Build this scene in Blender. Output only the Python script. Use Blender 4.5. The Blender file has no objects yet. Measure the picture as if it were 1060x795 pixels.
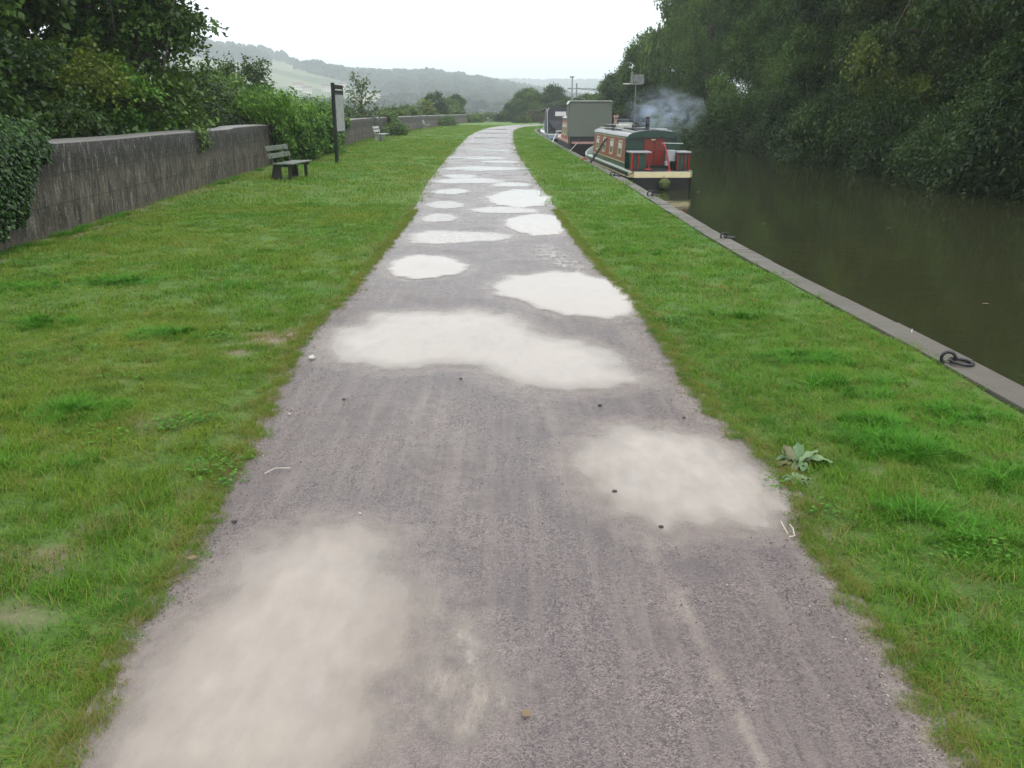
import bpy, bmesh, math, random
import numpy as np
from mathutils import Vector, Matrix, Euler
random.seed(7); rng = np.random.default_rng(11)
SC = bpy.context.scene; COL = SC.collection
R = math.radians
# ------------------------------------------------------------------ camera, world, sun, exposure
F = 900.0; HC = 1.70; PITCH = math.atan((397.5-116)/F)
cd = bpy.data.cameras.new("camera"); cam = bpy.data.objects.new("camera", cd); COL.objects.link(cam)
cd.sensor_width = 36; cd.lens = F/1060*36; cd.clip_end = 12000; cd.clip_start = 0.05
cam.location = (0, 0, HC); cam.rotation_euler = (R(90)-PITCH, 0, 0); SC.camera = cam
SUN_EL, SUN_AZ = R(58), R(150)
w = bpy.data.worlds.new("World"); SC.world = w; w.use_nodes = True
nt = w.node_tree; bg = nt.nodes['Background']
sky = nt.nodes.new('ShaderNodeTexSky'); sky.sky_type = 'NISHITA'; sky.sun_disc = False
sky.sun_elevation = SUN_EL; sky.sun_rotation = SUN_AZ; sky.air_density = 1.0; sky.dust_density = 6.0; sky.ozone_density = 1.0
hs = nt.nodes.new('ShaderNodeHueSaturation'); hs.inputs['Saturation'].default_value = 0.10
mx = nt.nodes.new('ShaderNodeMix'); mx.data_type = 'RGBA'; mx.inputs['Factor'].default_value = 0.80
mx.inputs[7].default_value = (11.6, 12.1, 12.5, 1)
nt.links.new(sky.outputs[0], hs.inputs['Color']); nt.links.new(hs.outputs[0], mx.inputs[6]); nt.links.new(mx.outputs[2], bg.inputs['Color'])
bg.inputs['Strength'].default_value = 0.145
sd = bpy.data.lights.new("sun", 'SUN'); sun = bpy.data.objects.new("sun", sd); COL.objects.link(sun)
sd.energy = 1.0; sd.angle = R(25); sd.color = (1, .97, .92)
sun.rotation_euler = (R(90)-SUN_EL, 0, R(180)-SUN_AZ)
SC.view_settings.view_transform = 'Standard'; SC.view_settings.look = 'None'; SC.view_settings.gamma = 1
SC.view_settings.exposure = 0.12; SC.view_settings.use_curve_mapping = False
SC.render.engine = 'CYCLES'; SC.cycles.volume_bounces = 3; SC.cycles.max_bounces = 8; SC.cycles.transparent_max_bounces = 12

CP, SP = math.cos(PITCH), math.sin(PITCH)
def G(x, y, z=0.0):
    d = (y-397.5)/F; den = SP + d*CP; t = (HC-z)/den
    return ((x-530)/F*t, t*(CP-d*SP))
def P(x, y, t):
    d = (y-397.5)/F
    return ((x-530)/F*t, t*(CP-d*SP), HC-t*(SP+d*CP))
# ------------------------------------------------------------------ object helpers
def mesh_np(name, V, loops, starts, totals, mat=None, parent=None, smooth=False, attrs=None, uv=None):
    me = bpy.data.meshes.new(name); V = np.asarray(V, np.float32)
    me.vertices.add(len(V)); me.vertices.foreach_set('co', V.ravel())
    me.loops.add(len(loops)); me.loops.foreach_set('vertex_index', np.asarray(loops, np.int32))
    me.polygons.add(len(starts)); me.polygons.foreach_set('loop_start', np.asarray(starts, np.int32))
    try: me.polygons.foreach_set('loop_total', np.asarray(totals, np.int32))
    except Exception: pass
    me.update(calc_edges=True)
    if smooth: me.polygons.foreach_set('use_smooth', np.ones(len(starts), bool))
    for k, a in (attrs or {}).items():
        at = me.attributes.new(k, 'FLOAT', 'POINT'); at.data.foreach_set('value', np.asarray(a, np.float32))
    if uv is not None:
        l = me.uv_layers.new(name='UVMap'); l.data.foreach_set('uv', np.asarray(uv, np.float32)[np.asarray(loops)].ravel())
    o = bpy.data.objects.new(name, me); COL.objects.link(o)
    if mat: me.materials.append(mat)
    if parent: o.parent = parent
    return o
def quads(name, V, Q, **k):
    Q = np.asarray(Q, np.int32); n = Q.shape[1]
    return mesh_np(name, V, Q.ravel(), np.arange(len(Q))*n, np.full(len(Q), n), **k)
def grid(name, PT, **k):
    """PT: (rows, cols, 3)"""
    r, c = PT.shape[:2]; i = np.arange(r*c).reshape(r, c)
    Q = np.stack([i[:-1, :-1], i[:-1, 1:], i[1:, 1:], i[1:, :-1]], -1).reshape(-1, 4)
    return quads(name, PT.reshape(-1, 3), Q, **k)
class MB:
    def __init__(s): s.b = bmesh.new()
    def box(s, x0, x1, y0, y1, z0, z1, M=None, bev=0, taper=0):
        vs = []
        for z, t in ((z0, 0), (z1, taper)):
            for x, y in ((x0+t, y0), (x1-t, y0), (x1-t, y1), (x0+t, y1)): vs.append(s.b.verts.new((x, y, z)))
        fs = [s.b.faces.new([vs[i] for i in q]) for q in ((3,2,1,0),(4,5,6,7),(0,1,5,4),(1,2,6,5),(2,3,7,6),(3,0,4,7))]
        if bev:
            es = list({e for f in fs for e in f.edges})
            r = bmesh.ops.bevel(s.b, geom=es, offset=bev, segments=2, affect='EDGES', profile=.6)
            vs = list({v for f in r['faces'] for v in f.verts} | {v for v in vs if v.is_valid})
        if M is not None: bmesh.ops.transform(s.b, matrix=M, verts=vs)
        return s
    def tube(s, pts, rad, n=8, cap=True):
        pts = [Vector(p) for p in pts]; rad = rad if isinstance(rad, (list, tuple)) else [rad]*len(pts)
        rings = []
        for i, p in enumerate(pts):
            t = (pts[min(i+1, len(pts)-1)]-pts[max(i-1, 0)]).normalized()
            a = Vector((0, 0, 1)) if abs(t.z) < .9 else Vector((1, 0, 0))
            u = t.cross(a).normalized(); v = t.cross(u)
            rings.append([s.b.verts.new(p+(u*math.cos(k*2*math.pi/n)+v*math.sin(k*2*math.pi/n))*rad[i]) for k in range(n)])
        for A, B in zip(rings, rings[1:]):
            for k in range(n): s.b.faces.new((A[k], A[(k+1) % n], B[(k+1) % n], B[k]))
        if cap:
            s.b.faces.new(rings[0][::-1]); s.b.faces.new(rings[-1])
        return s
    def prism(s, prof, y0, y1):
        A = [s.b.verts.new((x, y0, z)) for x, z in prof]; B = [s.b.verts.new((x, y1, z)) for x, z in prof]; n = len(prof)
        s.b.faces.new(A); s.b.faces.new(B[::-1])
        for k in range(n): s.b.faces.new((A[k], B[k], B[(k+1) % n], A[(k+1) % n]))
        return s
    def torus(s, c, R0, r, M=None, n=20, m=8):
        pts = []
        V = []
        for i in range(n):
            a = i*2*math.pi/n; row = []
            for j in range(m):
                b = j*2*math.pi/m
                p = Vector(((R0+r*math.cos(b))*math.cos(a), (R0+r*math.cos(b))*math.sin(a), r*math.sin(b)))
                if M is not None: p = M @ p
                row.append(s.b.verts.new(p+Vector(c)))
            V.append(row)
        for i in range(n):
            for j in range(m): s.b.faces.new((V[i][j], V[(i+1) % n][j], V[(i+1) % n][(j+1) % m], V[i][(j+1) % m]))
        return s
    def build(s, name, mat, parent=None, smooth=False):
        bmesh.ops.recalc_face_normals(s.b, faces=s.b.faces)
        me = bpy.data.meshes.new(name); s.b.to_mesh(me); s.b.free()
        if smooth: me.polygons.foreach_set('use_smooth', np.ones(len(me.polygons), bool))
        me.materials.append(mat); o = bpy.data.objects.new(name, me); COL.objects.link(o)
        if parent: o.parent = parent
        return o
def tag(o, label=None, cat=None, group=None, kind=None):
    if label: o['label'] = label
    if cat: o['category'] = cat
    if group: o['group'] = group
    if kind: o['kind'] = kind
    return o
def empty(name, loc, rz=0, **k):
    o = bpy.data.objects.new(name, None); COL.objects.link(o); o.location = loc; o.rotation_euler = (0, 0, rz)
    o.empty_display_size = .1
    return tag(o, **k)
def copy_tree(o, parent=None):
    c = o.copy(); COL.objects.link(c); c.parent = parent
    for ch in [x for x in o.children]: copy_tree(ch, c)
    return c
# ------------------------------------------------------------------ material helpers
class N:
    def __init__(s, name):
        s.m = bpy.data.materials.new(name); s.m.use_nodes = True; s.t = s.m.node_tree; s.p = s.t.nodes['Principled BSDF']; s.out = s.t.nodes['Material Output']
    def n(s, typ, inp=None, **k):
        x = s.t.nodes.new(typ)
        for a, b in k.items(): setattr(x, a, b)
        for a, b in (inp or {}).items(): s.set(x.inputs[a], b)
        return x
    def set(s, sock, v):
        if isinstance(v, bpy.types.NodeSocket): s.t.links.new(v, sock)
        elif isinstance(v, bpy.types.Node): s.t.links.new(v.outputs[0], sock)
        elif isinstance(v, (tuple, list)) and len(v) == 3 and sock.type == 'RGBA': sock.default_value = (*v, 1)
        else: sock.default_value = v
    def noise(s, sc, det=4, vec=None, rough=.55, dist=0):
        i = {'Scale': sc, 'Detail': det, 'Roughness': rough, 'Distortion': dist}
        if vec is not None: i['Vector'] = vec
        return s.n('ShaderNodeTexNoise', i).outputs[0]
    def vor(s, sc, vec=None, out=0, rand=1):
        i = {'Scale': sc, 'Randomness': rand}
        if vec is not None: i['Vector'] = vec
        return s.n('ShaderNodeTexVoronoi', i).outputs[out]
    def ramp(s, f, *st, interp='LINEAR'):
        r = s.n('ShaderNodeValToRGB'); r.color_ramp.interpolation = interp; e = r.color_ramp.elements
        while len(e) < len(st): e.new(.5)
        for k, (p, c) in zip(e, st): k.position = p; k.color = (*c, 1) if isinstance(c, (tuple, list)) else (c, c, c, 1)
        s.set(r.inputs[0], f); return r.outputs[0]
    def mix(s, f, a, b, blend='MIX'):
        m = s.n('ShaderNodeMix', data_type='RGBA', blend_type=blend)
        s.set(m.inputs[0], f); s.set(m.inputs[6], a); s.set(m.inputs[7], b); return m.outputs[2]
    def math(s, op, a, b=0.0, clamp=False):
        m = s.n('ShaderNodeMath', operation=op, use_clamp=clamp); s.set(m.inputs[0], a); s.set(m.inputs[1], b); return m.outputs[0]
    def mapr(s, v, a, b, c=0.0, d=1.0):
        m = s.n('ShaderNodeMapRange', {0: v, 1: a, 2: b, 3: c, 4: d}); return m.outputs[0]
    def attr(s, name): return s.n('ShaderNodeAttribute', attribute_name=name).outputs['Fac']
    def pos(s): return s.n('ShaderNodeNewGeometry').outputs['Position']
    def obj(s): return s.n('ShaderNodeTexCoord').outputs['Object']
    def uvc(s): return s.n('ShaderNodeTexCoord').outputs['UV']
    def scale(s, v, sc):
        return s.n('ShaderNodeMapping', {'Vector': v, 'Scale': sc}).outputs[0]
    def bump(s, h, st=.3, dist=.01, norm=None):
        i = {'Height': h, 'Strength': st, 'Distance': dist}
        if norm is not None: i['Normal'] = norm
        return s.n('ShaderNodeBump', i).outputs[0]
    def fin(s, col=None, rough=None, normal=None, **k):
        if col is not None: s.set(s.p.inputs['Base Color'], col)
        if rough is not None: s.set(s.p.inputs['Roughness'], rough)
        if normal is not None: s.set(s.p.inputs['Normal'], normal)
        for a, b in k.items(): s.set(s.p.inputs[a.replace('_', ' ')], b)
        return s.m
def paint(name, col, rough=.4, var=.25, metal=0, sc=3):
    n = N(name); v = n.noise(sc, 6, n.obj()); v2 = n.noise(sc*9, 3, n.obj())
    dark = tuple(c*(1-var) for c in col); c = n.mix(n.mapr(v, .35, .65), dark, col)
    c = n.mix(n.mapr(v2, .62, .75, 0, .35), c, (.16, .13, .10))
    return n.fin(c, n.mapr(v, .3, .7, rough*.8, min(1, rough*1.3)), n.bump(v2, .15, .004), Metallic=metal)
def leafmat(name, dark, light, yellow=None, yamt=.0, rough=.45):
    n = N(name); t = n.attr('tint'); c = n.mix(t, dark, light)
    big = n.noise(.35, 3, n.pos()); c = n.mix(n.mapr(big, .35, .65, 0, .5), c, tuple(x*.62 for x in dark))
    if yellow:
        y = n.mapr(n.noise(.8, 3, n.pos()), .56, .70, 0, yamt); y = n.math('MULTIPLY', y, n.mapr(t, .3, .9)); c = n.mix(y, c, yellow)
    n.fin(c, rough); n.p.inputs['Specular IOR Level'].default_value = .35
    tr = n.n('ShaderNodeBsdfTranslucent', {'Color': n.mix(.35, c, (.10, .16, .02))})
    ms = n.n('ShaderNodeMixShader', {0: .28, 1: n.p.outputs[0], 2: tr.outputs[0]}); n.t.links.new(ms.outputs[0], n.out.inputs[0])
    return n.m
# ------------------------------------------------------------------ plan: edges from pixels to ground
def catmull(p, k=8, closed=False):
    p = np.asarray(p, float); n = len(p); out = []
    if closed: idx = lambda i: p[i % n]
    else: idx = lambda i: p[min(max(i, 0), n-1)]
    for i in range(n if closed else n-1):
        a, b, c, d = idx(i-1), idx(i), idx(i+1), idx(i+2)
        for u in np.arange(k)/k: out.append(.5*((2*b)+(-a+c)*u+(2*a-5*b+4*c-d)*u*u+(-a+3*b-3*c+d)*u**3))
    if not closed: out.append(p[-1])
    return np.array(out)
Lpx = [(66,795),(114,690),(156,627),(208,555),(230,505),(260,460),(287,400),(313,354),(328,335),(358,306),(395,261),(429,218),(448,184),(471,156),(489,139)]
Rpx = [(1003,795),(980,769),(947,703),(890,627),(838,561),(829,524),(796,477),(732,420),(677,339),(652,305),(622,278),(592,241),(565,203),(546,177),(535,158),(531,143)]
PL = [(-1.1,-6),(-1.15,-1)]+[G(*q) for q in Lpx]+[(-2.6,100),(-1.2,116),(1.6,128),(7,136),(16,140),(30,142)]
PR = [(1.25,-6),(1.25,-1)]+[G(*q) for q in Rpx]+[(.1,80),(.5,95),(1.8,110),(4.5,121),(9,128),(17,132),(30,134)]
def resample(p, n_or_ds):
    p = catmull(p, 10); seg = np.r_[0, np.cumsum(np.linalg.norm(np.diff(p, axis=0), axis=1))]
    return p, seg
KE = catmull([(3.40,-8),(3.34,-2),(3.28,5.5),(3.05,11),(3.02,17),(3.02,23.5),(2.74,40),(2.45,62),(2.35,80),(2.6,92),(4.6,102),(9,111),(17,119),(32,126)], 10)
WL = catmull([(-5.2,-10),(-5.5,-2),(-6.0,4),(-6.46,11.2),(-7.97,29.6),(-8.5,44),(-9.6,62),(-9.8,92),(-9.0,125),(-7.0,160),(-4.0,185)], 10)
def kx(y): return np.interp(y, KE[:, 1], KE[:, 0])
def wx(y): return np.interp(y, WL[:, 1], WL[:, 0])
PLc, _ = resample(PL, 0); PRc, _ = resample(PR, 0)
def sn(x, y, s):  # cheap smooth noise -1..1
    return (np.sin(x*s+1.3*np.sin(y*s*.7+.4))+np.sin(y*s*1.13+1.7*np.sin(x*s*.61+2.1))+np.sin((x+y)*s*.57+.9)+np.sin((x-1.3*y)*s*.83+4))/4
def plx(y): return np.interp(y, PLc[:, 1], PLc[:, 0])
def prx(y):
    m = PRc[:, 1] < 119; return np.interp(y, PRc[m, 1], PRc[m, 0])
def lawn_z(x, y):
    e = np.minimum(np.abs(x-plx(y)), np.abs(x-prx(y)))
    return .012*sn(x, y, 2.1)+.006*sn(x, y, 6.3)-.02*np.exp(-(e/.2)**2)-.05*((x > plx(y)+.1) & (x < prx(y)-.1) & (y < 112))-.03*(y >= 112)
def bare(x, y):
    """how bare the turf is, 0..1"""
    b = np.zeros_like(x)
    for px, py, rx, ry, a in ((40,583,.30,.12,.7),(100,545,.12,.14,.65),(18,640,.16,.14,.6),(275,352,.25,.3,.8),(160,440,.12,.12,.8),(245,366,.25,.15,.5),(825,505,.12,.15,.7),
                              (860,600,.10,.12,.8),(930,665,.10,.12,.8),(975,740,.08,.08,.9),(1020,690,.14,.1,.3),(850,560,.1,.2,.6),(300,346,.2,.25,.8)):
        gx, gy = G(px, py); b = np.maximum(b, a*np.exp(-((x-gx)/rx)**2-((y-gy)/ry)**2))
    e = np.minimum(np.abs(x-plx(y)), np.abs(x-prx(y)))
    b = np.maximum(b, .70*np.exp(-(e/.08)**2)*(.55+.45*sn(y, x*0, 6)))
    b = np.maximum(b, .7*np.exp(-((x-wx(y)-.2)/.22)**2)*(sn(x, y, 1.7)*.5+.6))
    b = b + .35*np.clip(sn(x+5, y*1.0, 3.1)+sn(x, y, 7.7)*.6-.55, 0, 1)
    return np.clip(b*(1+.6*sn(x, y, 19)), 0, 1)
# ------------------------------------------------------------------ terrain
def smooth(a, b, v):
    t = np.clip((v-a)/(b-a), 0, 1); return t*t*(3-2*t)
RID = np.array([(-1.6,90),(-.9,112),(-.42,118),(-.325,112),(-.268,103),(-.22,82),(-.176,67),(-.134,61),(-.093,63),(-.067,58),(-.021,48),(.012,35),(.05,22),(.12,8),(.3,4),(1.5,4)])*np.array([1, .80])
RID2 = np.array([(-1.5,60),(-.3,70),(-.05,76),(0,82),(.06,84),(.12,86),(.2,84),(.35,70),(1.5,50)])
def terrain(x, y):
    az = np.arctan2(x, np.maximum(y, 1e-3)); Rr = np.hypot(x, y)
    left = wx(y)-.25-x                      # metres beyond the wall
    left = np.maximum(left, (y-215)*.7)      # embankment ends ahead too
    z = -11*smooth(0, 24, left)
    b = smooth(60, 120, left+40)
    h1 = np.interp(az, RID[:, 0], RID[:, 1])+2.5*sn(x, y, .02)+1.2*sn(x, y, .05)
    z = z + (h1+11)*smooth(380, 1500, Rr)*smooth(5, 60, left)*(1-.8*smooth(1600, 2200, Rr))
    h2 = np.interp(az, RID2[:, 0], RID2[:, 1])
    z = z + (h2)*smooth(1900, 2650, Rr)*(1-smooth(2700, 3100, Rr)*.5)*smooth(5, 60, left)
    # canal
    far = 13.2+.25*sn(y, y*0, .4)
    k = kx(y); bend = y > 100
    inch = (x > k-.30) & (x < np.where(y > 70, np.maximum(far, k+12), far))
    yk = np.interp(x, KE[30:, 0], KE[30:, 1])
    inch = np.where(y > 84, (y < np.interp(x, [2.3,2.6,4.6,9,17,32,60,400], [84,92,102,111,119,126,135,200])+.3) & (y > np.interp(x, [12.5,20,32,60,400], [60,96,106,118,180])-0) & (x < 400) , inch)
    rb = np.where(x > 12, smooth(13.2, 15.5, x)*.8+smooth(15, 60, x)*3, 0)
    z = np.where(inch & (left < 0), -1.4, z+np.where(left < 0, rb-.1, 0))
    return z
def axis(fine0, fine1, step, far, g=1.13):
    a = list(np.arange(fine0, fine1, step)); s = step; v = a[-1]
    while v < far: s *= g; v += s; a.append(v)
    s = step; v = fine0; pre = []
    while v > -far: s *= g; v -= s; pre.append(v)
    return np.array(pre[::-1]+a)
gx = axis(-16, 22, .5, 3300, 1.09); gy = axis(-8, 60, 1.2, 3300, 1.045)
X, Y = np.meshgrid(gx, gy); Z = terrain(X, Y)
n = N('ground_cover'); p = n.pos()
f1 = n.vor(.0075, n.scale(p, (1, 1, 0)), 1); fs = n.n('ShaderNodeSeparateColor', {0: f1})
fc = n.ramp(fs.outputs[0], (0, (.05,.085,.03)), (.3, (.10,.14,.05)), (.55, (.21,.20,.12)), (.66, (.08,.12,.04)), (.82, (.14,.16,.07)), interp='CONSTANT')
near = n.mix(n.noise(.8, 5, p), (.012,.022,.006), (.035,.055,.014))
R_ = n.n('ShaderNodeVectorMath', {0: p}, operation='LENGTH').outputs['Value']
ground = grid('ground', np.stack([X, Y, Z], -1), mat=n.fin(n.mix(n.mapr(R_, 200, 330), near, fc), .9), smooth=True); tag(ground, kind='structure')
# ------------------------------------------------------------------ lawn
rows = []; ys = [-6.0]
while ys[-1] < 176: ys.append(ys[-1]+max(.12, .012*abs(ys[-1])))
ys = np.array(ys); c = np.linspace(0, 1, 110)
LX = wx(ys)[:, None]*(1-c)+(np.minimum(kx(ys), 60)[:, None]-.265)*c
big = ys > 126; LX[big] = wx(ys[big])[:, None]*(1-c)+(34)*c
LY = np.repeat(ys[:, None], len(c), 1); LZ = lawn_z(LX, LY)
n = N('turf_soil'); p = n.pos()
g = n.mix(n.noise(1.2, 4, p), (.045,.135,.008), (.10,.22,.014)); g = n.mix(n.mapr(n.noise(.5, 3, p), .45, .65, 0, .7), g, (.13,.20,.018))
g = n.mix(n.mapr(n.noise(40, 3, p), .4, .7, 0, .55), g, (.03,.055,.01))
soil = n.mix(n.noise(30, 4, p), (.12,.09,.06), (.30,.235,.165))
R_ = n.n('ShaderNodeVectorMath', {0: p}, operation='LENGTH').outputs['Value']
base = n.mix(n.math('MULTIPLY', n.mapr(n.noise(60, 3, p), .3, .6), n.mapr(R_, 6, 14, .35, 0)), g, (.07,.055,.03))
col = n.mix(n.mapr(n.attr('bare'), .15, .65), base, soil)
lawn = grid('lawn', np.stack([LX, LY, LZ], -1), smooth=True, attrs={'bare': bare(LX, LY).ravel()}, mat=n.fin(col, .8, n.bump(n.noise(60, 4, p), .8, .02)))
tag(lawn, kind='structure')
# ------------------------------------------------------------------ path
def edge_pts(curve, m):
    seg = np.r_[0, np.cumsum(np.linalg.norm(np.diff(curve, axis=0), axis=1))]
    return lambda s: np.stack([np.interp(s*seg[-1], seg, curve[:, 0]), np.interp(s*seg[-1], seg, curve[:, 1])], -1)
# rows by matching Y until the bend, then by arc length
yr = [-6.0]
while yr[-1] < 100: yr.append(yr[-1]+max(.045, .006*abs(yr[-1])))
yr = np.array(yr)
Lr = np.stack([plx(yr), yr], -1); Rr = np.stack([prx(yr), yr], -1)
tl = PLc[PLc[:, 1] > 100.2]; tr = PRc[PRc[:, 1] > 100.2]
s = np.linspace(0, 1, 50); Lr = np.r_[Lr, edge_pts(np.r_[[Lr[-1]], tl], 0)(s[1:])]; Rr = np.r_[Rr, edge_pts(np.r_[[Rr[-1]], tr], 0)(s[1:])]
for E_, sg in ((Lr, -1), (Rr, 1)):
    E_[:, 0] += sg*(.03+.007*sn(E_[:, 1], E_[:, 1]*0+sg, 5.1)+.008*sn(E_[:, 1], E_[:, 1]*0, 17)+.008*sn(E_[:, 1], E_[:, 1]*0, 51))
c = np.linspace(0, 1, 64)[None, :, None]; PT = Lr[:, None]*(1-c)+Rr[:, None]*c
def puddle_poly(px):
    px = catmull(px, 8, True); po = np.array([G(*q) for q in px]); c_ = po.mean(0); k = np.arange(len(po)); N_ = len(po); h_ = float(px[0][0])
    th = k/N_*2*math.pi; return c_+(po-c_)*(1+.035*np.sin(th*7+h_)+.035*np.sin(th*12+h_*1.7)+.028*np.sin(th*19+h_*.3))[:, None]
def ell(cx, cy, rx, ry, k=10, ph=0, sk=0):
    return [(cx+rx*math.cos(a)*(1+.16*math.sin(2.3*a+ph)), cy+ry*math.sin(a)*(1+.16*math.sin(3*a+ph*2))+sk*rx*math.cos(a)) for a in np.linspace(0, 2*math.pi, k, endpoint=False)]
PUD = [
 ([(96,795),(108,750),(142,700),(190,640),(250,580),(310,545),(370,542),(415,570),(442,630),(428,690),(410,745),(395,795),(330,860),(200,880),(110,850)], .82, .95, 'largest pale muddy puddle, in the lower left of the path nearest the viewer'),
 ([(447,618),(470,632),(498,660),(522,690),(528,730),(505,768),(455,775),(432,740),(440,690)], 1.0, .62, 'faint shallow streaky puddle beside the biggest puddle in the foreground'),
 ([(586,478),(608,452),(660,440),(730,452),(795,482),(826,520),(805,548),(740,552),(680,556),(632,532),(600,508)], .64, .94, 'round beige puddle against the right edge of the path below the dock plant'),
 ([(335,360),(350,341),(400,327),(470,322),(525,327),(565,345),(610,357),(650,372),(668,392),(625,408),(560,408),(515,398),(480,382),(420,386),(370,384)], .30, .98, 'wide kidney shaped cream puddle stretching across the middle of the path'),
 ([(506,300),(530,288),(580,282),(625,288),(655,302),(664,320),(640,331),(590,329),(540,316)], .20, 1.0, 'oval white puddle near the right edge just beyond the kidney shaped one'),
 ([(400,280),(414,268),(445,265),(475,271),(486,280),(462,288),(420,290)], .22, 1.0, 'small oval puddle on the left half beyond the kidney shaped one'),
 ([(420,246),(440,240),(480,241),(524,243),(530,249),(480,253),(435,254)], .3, .95, 'long thin puddle on the left, just past the small oval one'),
 ([(520,232),(545,223),(576,224),(590,236),(575,244),(545,244)], .2, 1.0, 'bright oval puddle touching the right edge, the fourth up that side'),
 ([(503,206),(525,198),(555,197),(570,204),(566,212),(540,216),(515,213)], .2, 1.0, 'bright pear shaped puddle by the right edge beyond the fourth one'),
 ([(488,217),(520,215),(552,217),(558,221),(520,222),(492,221)], .3, .95, 'thin sliver of puddle lying between two bright ones on the right'),
 ([(440,213),(455,209),(478,211),(480,215),(458,217)], .3, .9, 'little puddle at the left edge where the path starts to narrow'),
 ([(436,226),(450,222),(470,224),(472,229),(452,231),(438,230)], .3, .9, 'little rounded puddle on the left just nearer than the narrowing'),
 ([(548,262),(566,252),(586,262),(610,276),(600,284),(570,276)], .9, .45, 'faint milky patch of water joining two bright puddles on the right'),
]
FARB = [(485,188,40,3.2),(500,175,42,2.6),(466,199,20,3),(530,192,26,2.4),(478,183,22,2),(497,164,34,1.7),(520,168,22,1.4),(503,156,32,1.4),(505,149,27,1.0),(508,143,22,.8),(510,138,19,.55),(512,134,16,.4)]
polys = [puddle_poly(a[0]) for a in PUD]
def segdist(pts, poly):
    d = np.full(len(pts), 1e9); ins = np.zeros(len(pts), bool)
    a = poly; b = np.roll(poly, -1, 0)
    for p0, p1 in zip(a, b):
        v = p1-p0; L = (v**2).sum()+1e-12; t = np.clip(((pts-p0)@v)/L, 0, 1)
        d = np.minimum(d, np.hypot(*(pts-(p0+t[:, None]*v)).T))
        c_ = ((p0[1] > pts[:, 1]) != (p1[1] > pts[:, 1])) & (pts[:, 0] < (p1[0]-p0[0])*(pts[:, 1]-p0[1])/(p1[1]-p0[1]+1e-12)+p0[0])
        ins ^= c_
    return np.where(ins, d, -d)
flat = PT.reshape(-1, 2); silt = np.zeros(len(flat)); wet = np.zeros(len(flat))
for po, a in zip(polys, PUD):
    m = (np.abs(flat[:, 1]-po[:, 1].mean()) < np.ptp(po[:, 1])/2+1.5)
    sdv = segdist(flat[m], po); wet[m] = np.maximum(wet[m], np.exp(-np.clip(-sdv, 0, 9)/.30)*a[2]); silt[m] = np.maximum(silt[m], np.exp(-(np.clip(-sdv, 0, 9)/.16)**2)*.55*a[2])
def pxline(pts, wd, amp):
    q = catmull([G(*p_) for p_ in pts], 8); d = np.full(len(flat), 1e9)
    for p0, p1 in zip(q, q[1:]):
        v = p1-p0; t = np.clip(((flat-p0)@v)/((v**2).sum()+1e-9), 0, 1); d = np.minimum(d, np.hypot(*(flat-(p0+t[:, None]*v)).T))
    return amp*np.exp(-(d/wd)**2)
for l_, w_, a_ in (([(665,555),(690,600),(720,655),(752,720),(790,800)], .022, .62), ([(640,540),(672,580),(700,640)], .10, .35), ([(440,420),(470,560)], .25, .25), ([(330,470),(250,560),(160,700)], .12, .2),
                   ([(560,420),(600,470),(600,520)], .2, .3), ([(650,340),(700,400),(760,460)], .14, .45), ([(470,440),(480,480)], .12, .3), ([(830,560),(900,650),(990,790)], .08, .6), ([(200,570),(120,700),(70,790)], .06, .35)):
    silt = np.maximum(silt, pxline(l_, w_, a_))
camber = (1-(np.linspace(-1, 1, 64)[None]**2).repeat(len(PT), 0).ravel())*.012
PZ = .006+camber+.003*sn(flat[:, 0], flat[:, 1], 4)
n = N('wet_path'); p = n.pos(); si = n.attr('silt'); we = n.attr('wet')
vc = n.n('ShaderNodeSeparateColor', {0: n.vor(210, p, 1)}).outputs[0]; vd = n.vor(210, p, 0)
vc2 = n.n('ShaderNodeSeparateColor', {0: n.vor(70, p, 1)}).outputs[1]
nb = n.noise(1.7, 6, p, .6); nm = n.noise(9, 5, p, .65); st = n.noise(2.2, 5, n.scale(p, (7, .40, 1)), .65)
a = n.mix(n.mapr(vc, .1, .9), (.048,.036,.036), (.31,.25,.235)); a = n.mix(n.mapr(vc2, .78, .95, 0, .65), a, (.06,.05,.055)); a = n.mix(n.mapr(nm, .35, .7, 0, .55), a, (.138,.108,.105))
a = n.mix(n.mapr(nb, .38, .62, 0, .55), a, (.092,.072,.071)); a = n.mix(n.mapr(st, .47, .68, 0, .6), a, (.23,.19,.17))
a = n.mix(n.math('MULTIPLY', we, .45), a, (.115,.100,.107))
sf = n.mapr(n.math('ADD', si, n.math('MULTIPLY', n.math('SUBTRACT', n.noise(14, 5, p, .7), .5), .9)), .15, .95, 0, .85); a = n.mix(sf, a, (.34,.28,.24))
rg = n.mapr(n.math('ADD', n.math('MULTIPLY', nb, .7), n.math('MULTIPLY', nm, .3)), .40, .60, .13, .46); rg = n.mix(n.math('MULTIPLY', we, .7), rg, (.16,.16,.16))
hb = n.math('ADD', n.math('MULTIPLY', vd, .6), n.math('MULTIPLY', nm, 1.2))
path = quads('path', np.c_[flat, PZ], (lambda i: np.stack([i[:-1, :-1], i[:-1, 1:], i[1:, 1:], i[1:, :-1]], -1).reshape(-1, 4))(np.arange(len(flat)).reshape(PT.shape[:2])),
             mat=n.fin(a, rg, n.bump(hb, .8, .006)), attrs={'silt': silt, 'wet': wet}, smooth=True); tag(path, kind='structure')
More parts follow.
